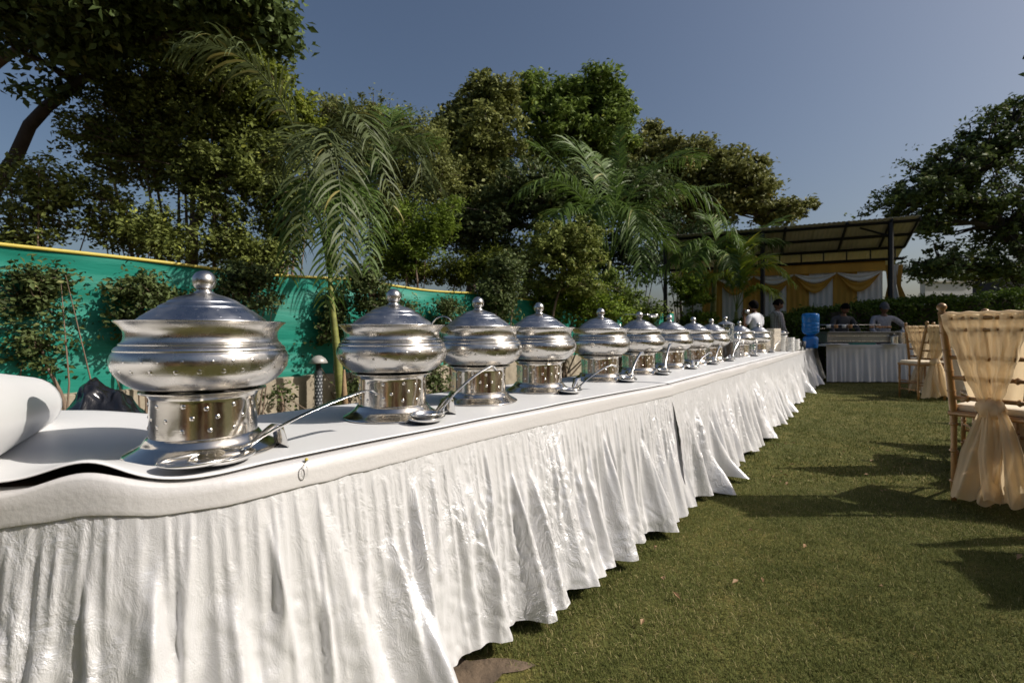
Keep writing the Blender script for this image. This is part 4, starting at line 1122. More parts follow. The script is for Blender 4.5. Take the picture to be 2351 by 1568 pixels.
# black plastic sheet heaped behind the table
def plastic_heap():
    n1, n2 = 110, 60; V = []
    u0, u1 = 120, 372
    for j in range(n2):
        for i in range(n1):
            a = i / (n1 - 1); b_ = j / (n2 - 1)
            Y = 2.05 + .75 * b_
            x = XU(u0 + (u1 - u0) * a, 2.4)
            h = .98 * (math.sin(PI * min(1, max(0, a * 1.02))) ** .42) * (math.sin(PI * (b_ * .9 + .05)) ** .6)
            h *= .86 + .14 * math.sin(2.2 + a * 4.0)
            V.append([x + .05 * math.sin(7 * b_), Y, h])
    V = np.array(V)
    c = 0
    for s_, am in ((5, .06), (11, .045), (24, .022)):
        c = c + np.abs(vnoise(V[:, 0] * s_ + V[:, 1] * s_ * .5, V[:, 1] * s_ - V[:, 0] * s_ * .3, int(s_)) - .5) * 2 * am
    V[:, 2] = np.maximum(.0, V[:, 2] - c + .04 * (V[:, 2] > .3)); V[:, 1] += (vnoise(V[:, 0] * 9, V[:, 2] * 12, 4) - .5) * .06
    idx = np.arange(n1 * n2).reshape(n2, n1); Fq = np.stack([idx[:-1, :-1], idx[:-1, 1:], idx[1:, 1:], idx[1:, :-1]], -1).reshape(-1, 4)
    o = mesh_arrays('black_tarp', V, Fq, M['black_plastic'], None, True)
    tag(o, 'crumpled black plastic sheet heaped behind the nearest pot', 'plastic sheet')
plastic_heap()

# ------------------------------------------------------------------ vegetation
def leaf_arrays(pos, size, r, up=0.15, aspect=0.55, droop=0.0, fold=0.25, out=None):
    """folded rhombus leaves: returns verts and tri faces; pos (n,3), size (n,)"""
    n = len(pos)
    d = r.normal(size=(n, 3)); d[:, 2] = d[:, 2] * .6 - droop; d /= np.linalg.norm(d, axis=1, keepdims=True)
    nr = r.normal(size=(n, 3)) * .55; nr[:, 2] += .45 + up
    if out is not None: nr += out * .75
    sd_ = np.cross(d, nr); sd_ /= np.maximum(np.linalg.norm(sd_, axis=1, keepdims=True), 1e-6)
    nn_ = np.cross(sd_, d)
    s = size[:, None]
    b0 = pos - d * s * .5; tip = pos + d * s * .5 - nn_ * s * .08
    l_ = pos - d * s * .06 + sd_ * s * aspect * .5 + nn_ * s * fold * .3
    r_ = pos - d * s * .06 - sd_ * s * aspect * .5 + nn_ * s * fold * .3
    V = np.stack([b0, r_, tip, l_], 1).reshape(-1, 3)
    i = np.arange(n)[:, None] * 4
    F = np.concatenate([i + np.array([[0, 1, 2]]), i + np.array([[0, 2, 3]])], 1).reshape(-1, 3)
    return V, F
def blob_points(bl, r, clump, per, ball=False):
    """bl: (centre Vector, rx, ry, rz, n_leaves). Returns leaf positions, cluster centres and tints"""
    c, rx, ry, rz, nl = bl
    m = max(3, int(nl / per))
    d = r.normal(size=(m, 3)); d /= np.linalg.norm(d, axis=1, keepdims=True)
    lob = (vnoise(d[:, :1] * 2.2 + d[:, 1:2] * 1.3 + 9, d[:, 2:3] * 2.6 + d[:, 1:2] + 5, int(r.integers(0, 999))))
    rad = r.uniform(0, 1, size=(m, 1)) ** .5 * (.55 + .85 * lob) * np.where(r.uniform(0, 1, size=(m, 1)) < .08, 1.2, 1.0)
    rad = np.minimum(rad, 1.28)
    cc = np.array(c)[None] + d * rad * np.array([[rx, ry, rz]])
    if ball: rad = r.uniform(0, 1, size=(m, 1)) ** .3 * r.uniform(.93, 1.0, size=(m, 1))
    cs = r.uniform(.5, 1.5, size=m) * clump
    wt = r.uniform(.3, 1.8, size=m); wt[(rad[:, 0] > 1.05)] *= .55; wt /= wt.sum()
    which = r.choice(m, size=nl, p=wt)
    p = cc[which] + np.clip(r.normal(size=(nl, 3)), -1.7, 1.7) * cs[which][:, None] * np.array([[.55, .55, .40]])
    tc = r.normal(size=m) * .13
    tint = np.clip(.42 + tc[which] + r.normal(size=nl) * .20, 0, 1)
    global OUTW
    o_ = (cc[which] - np.array(c)[None]) / np.array([[rx, ry, rz]]) + (p - cc[which]) / np.maximum(cs[which][:, None], .01) * .7; OUTW = o_ / np.maximum(np.linalg.norm(o_, axis=1, keepdims=True), 1e-6)
    return p, cc, tint
def W_blob(u, v, Y, ru, rv, rd, nl):
    return (P(u, v, Y), ru / FPX * Y, rd, rv / FPX * Y, nl)
def make_tree(name, label, cat, base, blobs, mat, leaf, trunk_r=.06, seed=1, clump=.22, per=24, trunk_mat=None, group=None, up=.15, aspect=.55, droop=0.0,
              twigs=.30, trunk_pts=None, zmin=.05, limbs=True, stems=0, ball=False):
    r = np.random.default_rng(seed); base = Vector(base)
    root = thing(name, label, cat, base, 0, group)
    allp = []; allt = []; cen = []; allo = []
    for bl in blobs:
        p, cc, ti = blob_points(bl, r, clump, per, ball); allp.append(p); allt.append(ti); cen.append(cc); allo.append(OUTW)
    p = np.concatenate(allp); ti = np.concatenate(allt)
    keep = p[:, 2] > zmin; p = p[keep]; ti = ti[keep]; ow = np.concatenate(allo)[keep]
    size = leaf * r.uniform(.6, 1.35, size=len(p))
    V, F = leaf_arrays(p - np.array(base)[None], size, r, up, aspect, droop, out=ow)
    # trunk with limbs
    mb = MB(); b3 = Vector((0, 0, 0))
    cs = sum((bl[0] for bl in blobs), Vector()) / len(blobs) - base
    if trunk_pts is None:
        tp = [b3, Vector((cs.x * .15 + .05, cs.y * .15, max(.2, cs.z * .35))), Vector((cs.x * .5, cs.y * .5, max(.4, cs.z * .65))), cs]
    else: tp = [Vector(q) - base for q in trunk_pts]
    n = 12; pts = []
    for i in range(n):
        q = i / (n - 1) * (len(tp) - 1); k = min(int(q), len(tp) - 2); pts.append(tp[k].lerp(tp[k + 1], q - k) + Vector((r.normal(), r.normal(), 0)) * .25 * trunk_r)
    mb.tube(pts, [trunk_r * (1.15 - .75 * i / (n - 1)) for i in range(n)], 8)
    if limbs:
        for bl, cc in zip(blobs, cen):
            c = bl[0] - base
            k = int(r.integers(4, n - 1)) if len(blobs) > 1 else n - 2
            # limb from the nearest lower trunk point
            st = min(pts[3:], key=lambda q: (q - c).length + max(0, q.z - c.z) * 2)
            md = st.lerp(c, .5) + Vector((r.normal() * .1, r.normal() * .1, .1)) * (c - st).length * .5
            lim = [st, st.lerp(md, .6), md, md.lerp(c, .6), c]
            mb.tube(lim, [trunk_r * f for f in (.55, .45, .36, .28, .18)], 6)
            m = len(cc); take = r.permutation(m)[:max(2, int(m * twigs))][:70]
            for q in take:
                e = Vector(cc[q]) - base
                if e.z + base.z < .1: continue
                s0 = lim[int(r.integers(1, 5))]; md2 = s0.lerp(e, .5) + Vector((r.normal(), r.normal(), r.normal())) * .06 * (e - s0).length
                w = max(.004, trunk_r * .12)
                mb.tube([s0, md2, e], [w * 1.5, w, w * .5], 4, False)
    for k in range(stems):
        a = r.uniform(0, 2 * PI); c = blobs[int(r.integers(0, len(blobs)))][0] - base + Vector((r.normal() * .5, r.normal() * .3, r.normal() * .3)) * blobs[0][1] * .5
        s0 = Vector((r.normal() * .12, r.normal() * .08, 0)); mb.tube([s0, s0.lerp(c, .4) + Vector((r.normal(), r.normal(), 0)) * .08, c], [trunk_r * .5, trunk_r * .38, trunk_r * .15], 5, False)
    mb.build('trunk', trunk_mat or M['bark'], root, True)
    ft = np.repeat(ti, 2)
    mesh_arrays('crown', V, F, mat, root, False, ft)
    return root

def gp(u, Y): return Vector((XU(u, Y), Y, 0))
# --- top-left broad-leaved tree with the big bough
trunk = [P(-60, 700, 8.6) * 1.0, P(-30, 470, 8.4), P(10, 385, 8.2), P(95, 255, 8.0), P(150, 215, 7.8), P(235, 150, 7.6), P(330, 60, 7.4)]
trunk[0].z = 0
make_tree('broadleaf_tree', 'big dark tree overhanging the top left corner on a slanting bough', 'tree', (trunk[0].x, trunk[0].y, 0),
  [W_blob(60, 30, 7.2, 120, 45, .8, 2600), W_blob(220, 30, 7.0, 130, 75, .9, 4600), W_blob(400, -5, 7.0, 150, 70, .9, 4600), W_blob(560, 15, 7.0, 110, 62, .8, 3600),
   W_blob(620, 60, 7.1, 50, 48, .5, 1100), W_blob(170, 110, 7.3, 80, 50, .5, 1500), W_blob(110, 210, 7.6, 50, 22, .3, 260), W_blob(330, -170, 7.6, 300, 110, 1.4, 4500), W_blob(30, 110, 7.2, 40, 30, .3, 200)],
  M['leaf_big'], .135, .115, 11, .24, 26, M['dark_bark'], trunk_pts=trunk, up=.5, droop=.35, twigs=.25)
# second bough
mb = MB(); q = [P(-40, 170, 8), P(20, 125, 7.9), P(75, 100, 7.8), P(150, 70, 7.6)]
o = mb; mb.tube([P(-10, 420, 8.3), P(-60, 250, 8.2)] + q, [.11, .10, .09, .075, .055, .03], 8)
bt = thing('broadleaf_tree', 'dark upper bough crossing the top left corner', 'tree', (0, 0, 0)); mb.build('trunk', M['bark'], bt, True)
_r = np.random.default_rng(4); _p, _c, _t = blob_points(W_blob(20, 20, 7.9, 70, 30, .5, 700), _r, .24, 26); _V, _F = leaf_arrays(_p, .13 * _r.uniform(.6, 1.3, size=len(_p)), _r, .5, .55, .3)
mesh_arrays('crown', _V, _F, M['leaf_big'], bt, False, np.repeat(_t, 2))

# --- creeper-hung trees behind the fence
make_tree('creeper_tree', 'tall tree hung with small leaved creeper behind the fence at the left', 'tree', gp(420, 8.4),
  [W_blob(330, 220, 8.6, 130, 110, 1.1, 10000), W_blob(500, 230, 8.6, 120, 130, 1.1, 12000), W_blob(430, 110, 8.6, 140, 60, .9, 7000), W_blob(300, 350, 8.6, 120, 80, .9, 5200),
   W_blob(470, 380, 8.6, 140, 90, 1.0, 7600), W_blob(600, 380, 8.6, 70, 110, .9, 5200), W_blob(220, 290, 8.6, 70, 60, .6, 1300)],
  M['leaf_creeper'], .088, .10, 21, .17, 24, M['pale_bark'], trunk_pts=[gp(420, 8.4), P(440, 600, 8.5), P(470, 400, 8.6), P(450, 200, 8.6)], stems=8, twigs=.3)
make_tree('creeper_tree', 'bright yellow green tree edge catching the sun above the palm', 'tree', gp(640, 9.0),
  [W_blob(600, 190, 8.8, 62, 62, .7, 4200), W_blob(640, 270, 8.9, 70, 62, .8, 4600), W_blob(700, 320, 9.1, 60, 60, .7, 3000), W_blob(560, 110, 8.7, 60, 45, .6, 2300), W_blob(690, 235, 9, 26, 18, .3, 300)],
  M['leaf_yellow'], .095, .08, 22, .17, 22, M['pale_bark'], stems=3)
for k, (u, Y, bl, n_, lab) in enumerate((
   (100, 7.2, [(90, 480, 100, 80, 2600), (60, 400, 60, 50, 700), (150, 420, 50, 50, 600), (40, 560, 60, 40, 1100)], 0, 'sparse slim tree against the sky at the far left'),
   (330, 7.6, [(300, 520, 110, 75, 3200), (240, 450, 60, 50, 900), (380, 560, 70, 45, 2000)], 0, 'thin stemmed bushy tree rising over the yellow edging'),
   (520, 8.2, [(520, 560, 80, 50, 2600), (600, 590, 80, 45, 2800), (500, 480, 70, 50, 1500)], 0, 'leafy undergrowth leaning on the fence left of the palm'),
   (660, 8.6, [(650, 520, 60, 75, 2600), (700, 440, 60, 70, 2400), (620, 450, 50, 60, 1300)], 0, 'tangled bush directly behind the first palm'))):
    make_tree('fence_tree', lab, 'tree', gp(u, Y), [W_blob(a, b_, Y, c, d_, .55, e) for a, b_, c, d_, e in bl], M['leaf_creeper'], .078, .035, 30 + k, .15, 16, M['pale_bark'], stems=7, twigs=.6, group='slim trees behind the fence')
# feathery olive tree
make_tree('feathery_tree', 'dull olive feathery tree behind the palm fronds', 'tree', gp(840, 15),
  [W_blob(770, 270, 15, 60, 40, 1.4, 4200), W_blob(850, 285, 15, 70, 45, 1.4, 5400), W_blob(930, 300, 15, 60, 38, 1.2, 3800), W_blob(985, 325, 15, 45, 45, 1.2, 3600), W_blob(1010, 400, 15, 50, 60, 1.2, 3600), W_blob(960, 420, 15, 60, 60, 1.2, 3600), W_blob(870, 370, 15, 110, 70, 1.5, 8000), W_blob(900, 480, 15, 110, 70, 1.5, 7000), W_blob(800, 420, 15, 60, 90, 1.5, 4800)],
  M['leaf_dull'], .10, .14, 41, .22, 30, M['bark'], group='tall trees beyond the fence')
make_tree('tall_tree', 'tall open crowned tree left of centre with tufts on top', 'tree', gp(1080, 18),
  [W_blob(1070, 260, 18, 50, 40, 1.3, 2600), W_blob(1100, 205, 18, 40, 26, .8, 900), W_blob(1110, 175, 18, 16, 12, .4, 120), W_blob(1140, 240, 18, 60, 50, 1.4, 4200), W_blob(1040, 310, 18, 50, 45, 1.3, 3400), W_blob(1110, 340, 18, 90, 70, 1.8, 9500),
   W_blob(1060, 420, 18, 80, 60, 1.6, 6600), W_blob(1020, 290, 18, 26, 30, .6, 600), W_blob(1130, 450, 18, 90, 70, 1.6, 6000)],
  M['leaf_dull'], .19, .2, 42, .25, 34, M['bark'], group='tall trees beyond the fence', up=.3)
make_tree('tall_tree', 'tallest fresh green tree at the centre against the sky', 'tree', gp(1330, 20),
  [W_blob(1230, 230, 20, 50, 45, 1.4, 3600), W_blob(1300, 230, 20, 50, 40, 1.4, 3600), W_blob(1370, 215, 20, 50, 45, 1.4, 4000), W_blob(1400, 260, 20, 60, 36, 1.4, 3800), W_blob(1290, 310, 20, 100, 65, 2, 10500),
   W_blob(1395, 330, 20, 70, 55, 1.8, 6000), W_blob(1220, 205, 20, 18, 20, .5, 350), W_blob(1290, 195, 20, 16, 18, .5, 350), W_blob(1375, 180, 20, 16, 18, .5, 350), W_blob(1440, 240, 20, 16, 8, .4, 130)],
  M['leaf_green'], .23, .24, 43, .27, 34, M['bark'], group='tall trees beyond the fence', aspect=.42)
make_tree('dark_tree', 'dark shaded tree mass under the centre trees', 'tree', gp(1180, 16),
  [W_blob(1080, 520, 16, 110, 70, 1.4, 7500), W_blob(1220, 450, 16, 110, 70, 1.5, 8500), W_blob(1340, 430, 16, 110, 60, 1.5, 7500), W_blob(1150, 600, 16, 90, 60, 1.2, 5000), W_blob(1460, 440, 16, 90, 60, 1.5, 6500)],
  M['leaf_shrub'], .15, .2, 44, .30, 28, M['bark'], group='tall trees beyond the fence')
make_tree('brown_tree', 'brownish green tree sloping down right of centre', 'tree', gp(1600, 22),
  [W_blob(1480, 370, 22, 80, 50, 1.8, 7000), W_blob(1560, 390, 22, 90, 55, 2, 8500), W_blob(1650, 410, 22, 80, 60, 2, 8500), W_blob(1720, 440, 22, 60, 55, 1.6, 5200), W_blob(1500, 300, 22, 30, 18, .7, 700), W_blob(1590, 345, 22, 50, 22, 1, 1300),
   W_blob(1770, 490, 22, 50, 35, 1.3, 2600), W_blob(1830, 478, 22, 36, 22, .9, 900), W_blob(1860, 465, 22, 18, 10, .4, 160), W_blob(1580, 480, 22, 120, 50, 2, 8500), W_blob(1480, 460, 22, 80, 50, 2, 5000), W_blob(1740, 380, 22, 24, 16, .5, 260), W_blob(1690, 355, 22, 30, 18, .6, 420)],
  M['leaf_brown'], .22, .26, 45, .30, 34, M['bark'], group='tall trees beyond the fence')
for k, (u, Y, bl, lab) in enumerate((
   (1440, 17, [(1430, 560, 60, 70, 2400), (1360, 600, 60, 60, 2400), (1490, 600, 60, 60, 2000)], 'thin dark stemmed tree with sky showing between its trunks'),
   (1560, 18, [(1560, 600, 60, 60, 2000), (1520, 520, 60, 40, 1500), (1620, 540, 50, 40, 1500)], 'thin dark tree behind the small palm'))):
    make_tree('slender_tree', lab, 'tree', gp(u, Y), [W_blob(a, b_, Y, c, d_, .9, e) for a, b_, c, d_, e in bl], M['leaf_dark'], .13, .06, 50 + k, .26, 20, M['bark'], stems=8, twigs=.6, group='thin trees behind the canopy')
# bamboo-like shrubs and bushes above the fence
for k, (u, Y, bl, mt, lf, asp, lab) in enumerate((
   (960, 11.2, [(900, 600, 60, 50, 3800), (960, 560, 70, 50, 4600), (1010, 515, 50, 36, 2400), (1050, 470, 24, 10, 200), (880, 540, 50, 40, 1800), (930, 480, 40, 26, 700)], 'leaf_bamboo', .12, .22, 'light green bamboo like clump right of the first palm'),
   (1020, 11.8, [(960, 625, 60, 36, 3200), (1060, 620, 70, 45, 4600), (1130, 610, 50, 45, 3000)], 'leaf_yellow', .085, .5, 'yellow green bush hanging over the fence edging'),
   (1130, 9.0, [(1140, 680, 50, 60, 4200), (1165, 620, 36, 40, 1700), (1120, 740, 40, 40, 2000)], 'leaf_shrub', .075, .55, 'dark bush in front of the fence right of the third pot'),
   (1290, 10.6, [(1250, 690, 70, 60, 4200), (1330, 690, 60, 70, 4400), (1400, 720, 50, 40, 2600)], 'leaf_bamboo', .09, .4, 'green shrub mass around the palm stem'),
   (1420, 12.2, [(1440, 690, 40, 40, 2000), (1480, 725, 50, 30, 2000), (1400, 650, 40, 40, 1500)], 'leaf_green', .09, .5, 'low green shrub beside the dark posts'))):
    make_tree('garden_bush', lab, 'bush', gp(u, Y), [W_blob(a, b_, Y, c, d_, .6, e) for a, b_, c, d_, e in bl], M[mt], lf, .04, 60 + k, .15, 20, M['pale_bark'], aspect=asp, stems=6, group='bushes along the fence')
# shrubs before the net
for k, (u, Y, bl, lab) in enumerate((
   (150, 4.12, [(60, 690, 80, 70, 2300), (110, 640, 50, 40, 900), (80, 790, 80, 60, 1100), (20, 840, 50, 50, 600)], 'leafy shrub before the green net at the far left'),
   (330, 4.55, [(310, 660, 60, 40, 1300), (370, 690, 50, 50, 1300), (290, 740, 40, 50, 500)], 'slender shrub before the net left of the nearest pot'),
   (560, 5.0, [(545, 660, 60, 55, 2000), (590, 640, 55, 30, 900), (540, 740, 45, 40, 700), (620, 690, 30, 25, 300)], 'shrub rising behind the nearest pot against the net'),
   (640, 5.35, [(640, 905, 36, 26, 200)], 'small sparse seedling in front of the weathered wall'),
   (800, 6.25, [(760, 745, 36, 50, 1200), (775, 700, 36, 50, 1100), (700, 780, 20, 40, 300), (812, 890, 30, 30, 600)], 'dark shrub behind the bollard lamp and palm stem'),
   (880, 6.3, [(860, 700, 55, 70, 3600), (830, 640, 50, 40, 1800), (900, 760, 50, 60, 2200), (940, 720, 30, 40, 900)], 'dense vine shrub between the first and second pots'),
   (1030, 7.75, [(1030, 710, 36, 36, 1500), (1020, 750, 36, 30, 900)], 'small dark bush against the net above the third pot'),
   (1000, 6.9, [(990, 850, 40, 50, 900), (1010, 900, 50, 40, 700)], 'low dark plants in the gap behind the second and third pots'))):
    make_tree('garden_shrub', lab, 'shrub', gp(u, Y), [W_blob(a, b_, Y, c, d_, .28, e) for a, b_, c, d_, e in bl], M['leaf_shrub'], .050, .018, 80 + k, .09, 14, M['pale_bark'], stems=5, twigs=.5, group='shrubs before the green net')
# clipped round-headed trees
make_tree('topiary_tree', 'round headed clipped tree with a slim trunk behind the fourth pot', 'tree', gp(1247, 9.9),
  [W_blob(1303, 562, 9.9, 92, 62, .8, 11000), W_blob(1290, 600, 9.9, 85, 32, .7, 2600), W_blob(1255, 650, 9.9, 60, 34, .5, 1600), W_blob(1340, 655, 9.9, 60, 36, .5, 1700)], M['leaf_topiary'], .078, .04, 101, .075, 20, M['pale_bark'], up=.3, ball=True)
make_tree('topiary_tree', 'bright clipped tree with a squarish head behind the sixth pot', 'tree', gp(1590, 12.5),
  [W_blob(1580, 655, 12.5, 52, 30, .6, 4200), W_blob(1590, 685, 12.5, 44, 22, .5, 2200), W_blob(1600, 735, 12.5, 45, 26, .5, 3000)], M['leaf_bamboo'], .07, .035, 102, .07, 20, M['pale_bark'], up=.3, ball=True)
# hedges
def hedge(label, u0, u1, Y, v0, v1, n_, seed, depth=.45, mat='leaf_hedge'):
    r = np.random.default_rng(seed)
    root = thing('hedge', label, 'hedge', gp((u0 + u1) / 2, Y), 0, 'hedges behind the serving table')
    q = r.uniform(0, 1, n_); u = u0 + (u1 - u0) * q; x = XU(u, Y)
    ztop = 1 - ((v0 + (v1 - v0) * q) - HV) / FPX * Y + (vnoise(x * 3, x * 0, seed) - .5) * .16
    face = r.uniform(0, 1, n_)
    z = np.where(face < .45, ztop + r.normal(size=n_) * .05, r.uniform(0, 1, n_) ** .7 * ztop)
    y = np.where(face < .45, Y + r.uniform(-depth, depth, n_), Y - depth + r.normal(size=n_) * .07)
    y = y + (vnoise(x * 4, z * 4, seed + 2) - .5) * .25
    pos = np.stack([x - root.location.x, y - Y, np.maximum(z, .02)], -1)
    V, F = leaf_arrays(pos, .075 * r.uniform(.6, 1.4, n_), r, .5, .5)
    mesh_arrays('foliage', V, F, M[mat], root, False, np.repeat(np.clip(.45 + r.normal(size=n_) * .22, 0, 1), 2))
    mb = MB(); L_ = XU(u1, Y) - XU(u0, Y); zt = [1 - (v - HV) / FPX * Y - .10 for v in (v0, v1)]
    V = [(-L_ / 2, -depth + .1, 0), (L_ / 2, -depth + .1, 0), (L_ / 2, depth - .1, 0), (-L_ / 2, depth - .1, 0), (-L_ / 2, -depth + .1, zt[0]), (L_ / 2, -depth + .1, zt[1]), (L_ / 2, depth - .1, zt[1]), (-L_ / 2, depth - .1, zt[0])]
    mb.add(V, [(0, 1, 5, 4), (1, 2, 6, 5), (2, 3, 7, 6), (3, 0, 4, 7), (4, 5, 6, 7)]); mb.build('inner_twigs', M['bark'], root)
hedge('dark hedge behind the four people under the canopy', 1690, 1900, 12.0, 742, 712, 9000, 5, .4)
hedge('tall clipped hedge running off the right edge', 1900, 2460, 11.7, 708, 664, 24000, 6, .5)
# right-hand trees
make_tree('shade_tree', 'dark spreading tree filling the right edge of the sky', 'tree', gp(2420, 18),
  [W_blob(2080, 460, 18, 70, 50, 1.6, 2232), W_blob(2180, 390, 18, 90, 60, 2, 3472), W_blob(2290, 330, 18, 80, 80, 2, 4030), W_blob(2330, 260, 18, 50, 40, 1.2, 930), W_blob(2230, 470, 18, 110, 50, 2, 3224), W_blob(2330, 520, 18, 90, 70, 2, 3472),
   W_blob(2130, 520, 18, 60, 26, 1.2, 806), W_blob(2160, 610, 18, 90, 46, 1.4, 2232), W_blob(2300, 620, 18, 80, 40, 1.4, 2232), W_blob(2440, 400, 18, 120, 120, 2.4, 4340)],
  M['leaf_big'], .17, .26, 111, .24, 24, M['dark_bark'], trunk_pts=[gp(2420, 18), P(2400, 640, 18), P(2330, 540, 18), P(2230, 460, 18), P(2150, 420, 18)], twigs=.5)
make_tree('shade_tree', 'large tree standing off the right edge that shades the far table', 'tree', (16.6, 9.8, 0),
  [(Vector((16.4, 9.6, 8.3)), 2.6, 2.4, 1.6, 7500), (Vector((15.2, 11.8, 7.9)), 1.8, 1.9, 1.4, 5000), (Vector((17.8, 12.5, 8.9)), 2.3, 2.3, 1.6, 5500), (Vector((17.6, 8.2, 9.3)), 2.2, 2.0, 1.5, 5000), (Vector((16.6, 11.0, 10.1)), 2.4, 2.4, 1.3, 5000)],
  M['leaf_dark'], .2, .24, 112, .34, 26, M['bark'])

# --- palms
def bez(p0, p1, p2, n):
    # passes through p1 at the middle
    c = p1 * 2 - (p0 + p2) * .5
    return [p0 * (1 - t) ** 2 + c * 2 * t * (1 - t) + p2 * t * t for t in np.linspace(0, 1, n)]
def make_frond(root, base, mid, tip, mat, r, leaf=.42, nl=38, hang=.55, wid=.026, start=.18, rr=.012):
    o3 = root.location
    pts = bez(base, mid, tip, 28); L = sum((pts[i + 1] - pts[i]).length for i in range(27))
    mb = MB(); mb.tube([p - o3 for p in pts], [rr * (1 - .85 * i / 27) for i in range(28)], 6)
    V = []; F = []; T = []
    Vr = len(mb.v)
    tint0 = r.uniform(-.12, .12)
    faces = list(mb.f); verts = list(mb.v); tint = [0.35] * len(faces)
    for k in range(nl):
        q = start + (1 - start) * (k + .5) / nl
        i = min(int(q * 27), 26); p = pts[i].lerp(pts[i + 1], q * 27 - i); tg = (pts[i + 1] - pts[i]).normalized()
        sd_ = tg.cross(Vector((0, 0, 1)))
        if sd_.length < .05: sd_ = Vector((1, 0, 0))
        sd_.normalize(); upv = sd_.cross(tg)
        ll = leaf * (math.sin(PI * min(.98, .16 + .74 * ((q - start) / (1 - start)))) ** .8) * r.uniform(.8, 1.15)
        for sgn in (-1, 1):
            d0 = (sd_ * sgn * r.uniform(.65, 1.0) + tg * r.uniform(.45, .8) + upv * r.uniform(-.1, .35)).normalized()
            ctr = p; seg = 5; ws = wid * r.uniform(.8, 1.2); pp = []
            dcur = d0.copy(); hg = hang * r.uniform(.6, 1.3)
            for s_ in range(seg + 1):
                pp.append(ctr.copy()); ctr = ctr + dcur * ll / seg
                dcur = (dcur + Vector((0, 0, -1)) * hg * (.35 + .5 * s_ / seg)).normalized()
            wn_ = d0.cross(upv).normalized() * .8 + upv * sgn * .5 * 0 + Vector((r.normal(), r.normal(), r.normal())) * .25
            wn_.normalize(); b0 = len(verts)
            for s_, c_ in enumerate(pp[:-1]):
                w = ws * (.35, 1.0, .95, .75, .45)[s_] / 2
                verts.append(tuple(c_ - o3 - wn_ * w)); verts.append(tuple(c_ - o3 + wn_ * w))
            verts.append(tuple(pp[-1] - o3))
            ti = min(1, max(0, .45 + tint0 + r.normal() * .16 + (.5 if r.random() < .03 else 0)))
            for s_ in range(seg - 1): faces.append((b0 + 2 * s_, b0 + 2 * s_ + 1, b0 + 2 * s_ + 3, b0 + 2 * s_ + 2)); tint.append(ti)
            faces.append((b0 + 2 * (seg - 1), b0 + 2 * (seg - 1) + 1, b0 + 2 * seg)); tint.append(ti)
    me = bpy.data.meshes.new('frond'); me.from_pydata(verts, [], faces); me.materials.append(mat)
    a = me.attributes.new('tint', 'FLOAT', 'FACE'); a.data.foreach_set('value', np.array(tint, dtype=np.float32)); me.update()
    o = bpy.data.objects.new('frond', me); link(o, root); return o
def palm(label, base, trunk, tr, fronds, mat, seed, **kw):
    r = np.random.default_rng(seed); root = thing('palm', label, 'palm', base, 0, 'feather palms along the fence')
    mb = MB(); pts = []
    tp = [Vector(base)] + trunk
    for i in range(15):
        q = i / 14 * (len(tp) - 1); k = min(int(q), len(tp) - 2); pts.append(tp[k].lerp(tp[k + 1], q - k) - Vector(base))
    mb.tube(pts, [tr * (1.5 - .9 * (i / 14) ** .5) * (1 + .05 * (i % 2)) for i in range(15)], 10); mb.build('trunk', M['palm_trunk'], root, True)
    mb = MB(); b_ = pts[1]; mb.tube([pts[0] + Vector((tr * 1.2, -.02, 0)), pts[2] + Vector((tr * 1.3, -.02, -.1)), pts[3] + Vector((tr * 1.5, 0, .05))], [tr * .8, tr * .9, tr * .2], 8); mb.build('dry_sheath', M['palm_sheath'], root, True)
    top = trunk[-1]
    for f in fronds:
        (u1, v1, Y1_), (u2, v2, Y2_) = f[0], f[1]; k2 = dict(kw)
        if len(f) > 2: k2.update(f[2])
        make_frond(root, top, P(u1, v1, Y1_), P(u2, v2, Y2_), k2.pop('mat', mat), r, **k2)
    return root
G_, Y_ = M['frond_green'], M['frond_yellow']
bA = gp(787, 5.65)
palm('palm with a lime green stem and long drooping fronds left of centre', bA, [P(773, 800, 5.65), P(762, 700, 5.62), P(757, 640, 5.6)], .043, [
   ((640, 225, 5.23), (405, 105, 4.68), dict(leaf=0.65, nl=49, hang=.75, wid=0.029)),
   ((735, 300, 5.15), (690, 560, 4.52), dict(leaf=0.55, hang=.8)),
   ((760, 310, 5.07), (800, 640, 4.60), dict(leaf=0.52, hang=.7, nl=46)),
   ((845, 320, 5.77), (1020, 440, 5.93), dict(leaf=0.55, nl=46, hang=.6)),
   ((800, 270, 5.38), (905, 480, 5.07), dict(leaf=0.52, nl=44, hang=.8)),
   ((860, 380, 6.40), (1010, 330, 7.02), dict(leaf=0.52, hang=.35, mat=G_)),
   ((700, 330, 6.24), (620, 420, 6.71), dict(leaf=0.48, hang=.6)),
   ((700, 420, 5.15), (665, 640, 4.84), dict(leaf=0.44, hang=.8, mat=G_)),
   ((820, 430, 5.23), (850, 620, 4.91), dict(leaf=0.44, hang=.8, mat=G_)),
   ((755, 420, 4.91), (748, 700, 4.60), dict(leaf=0.37, hang=.6, nl=46, mat=G_)),
   ((880, 340, 6.24), (895, 250, 6.86), dict(leaf=0.44, hang=.3, mat=G_)),
   ((790, 430, 5.1), (775, 690, 4.8), dict(leaf=0.47, hang=.7, mat=G_)), ((930, 330, 5.9), (965, 480, 5.9), dict(leaf=0.52, hang=.7)),
   ], M['frond_grey'], 201, leaf=0.52, nl=43, hang=.7, wid=.023, rr=.016, start=.30)
bB = gp(1384, 12.0)
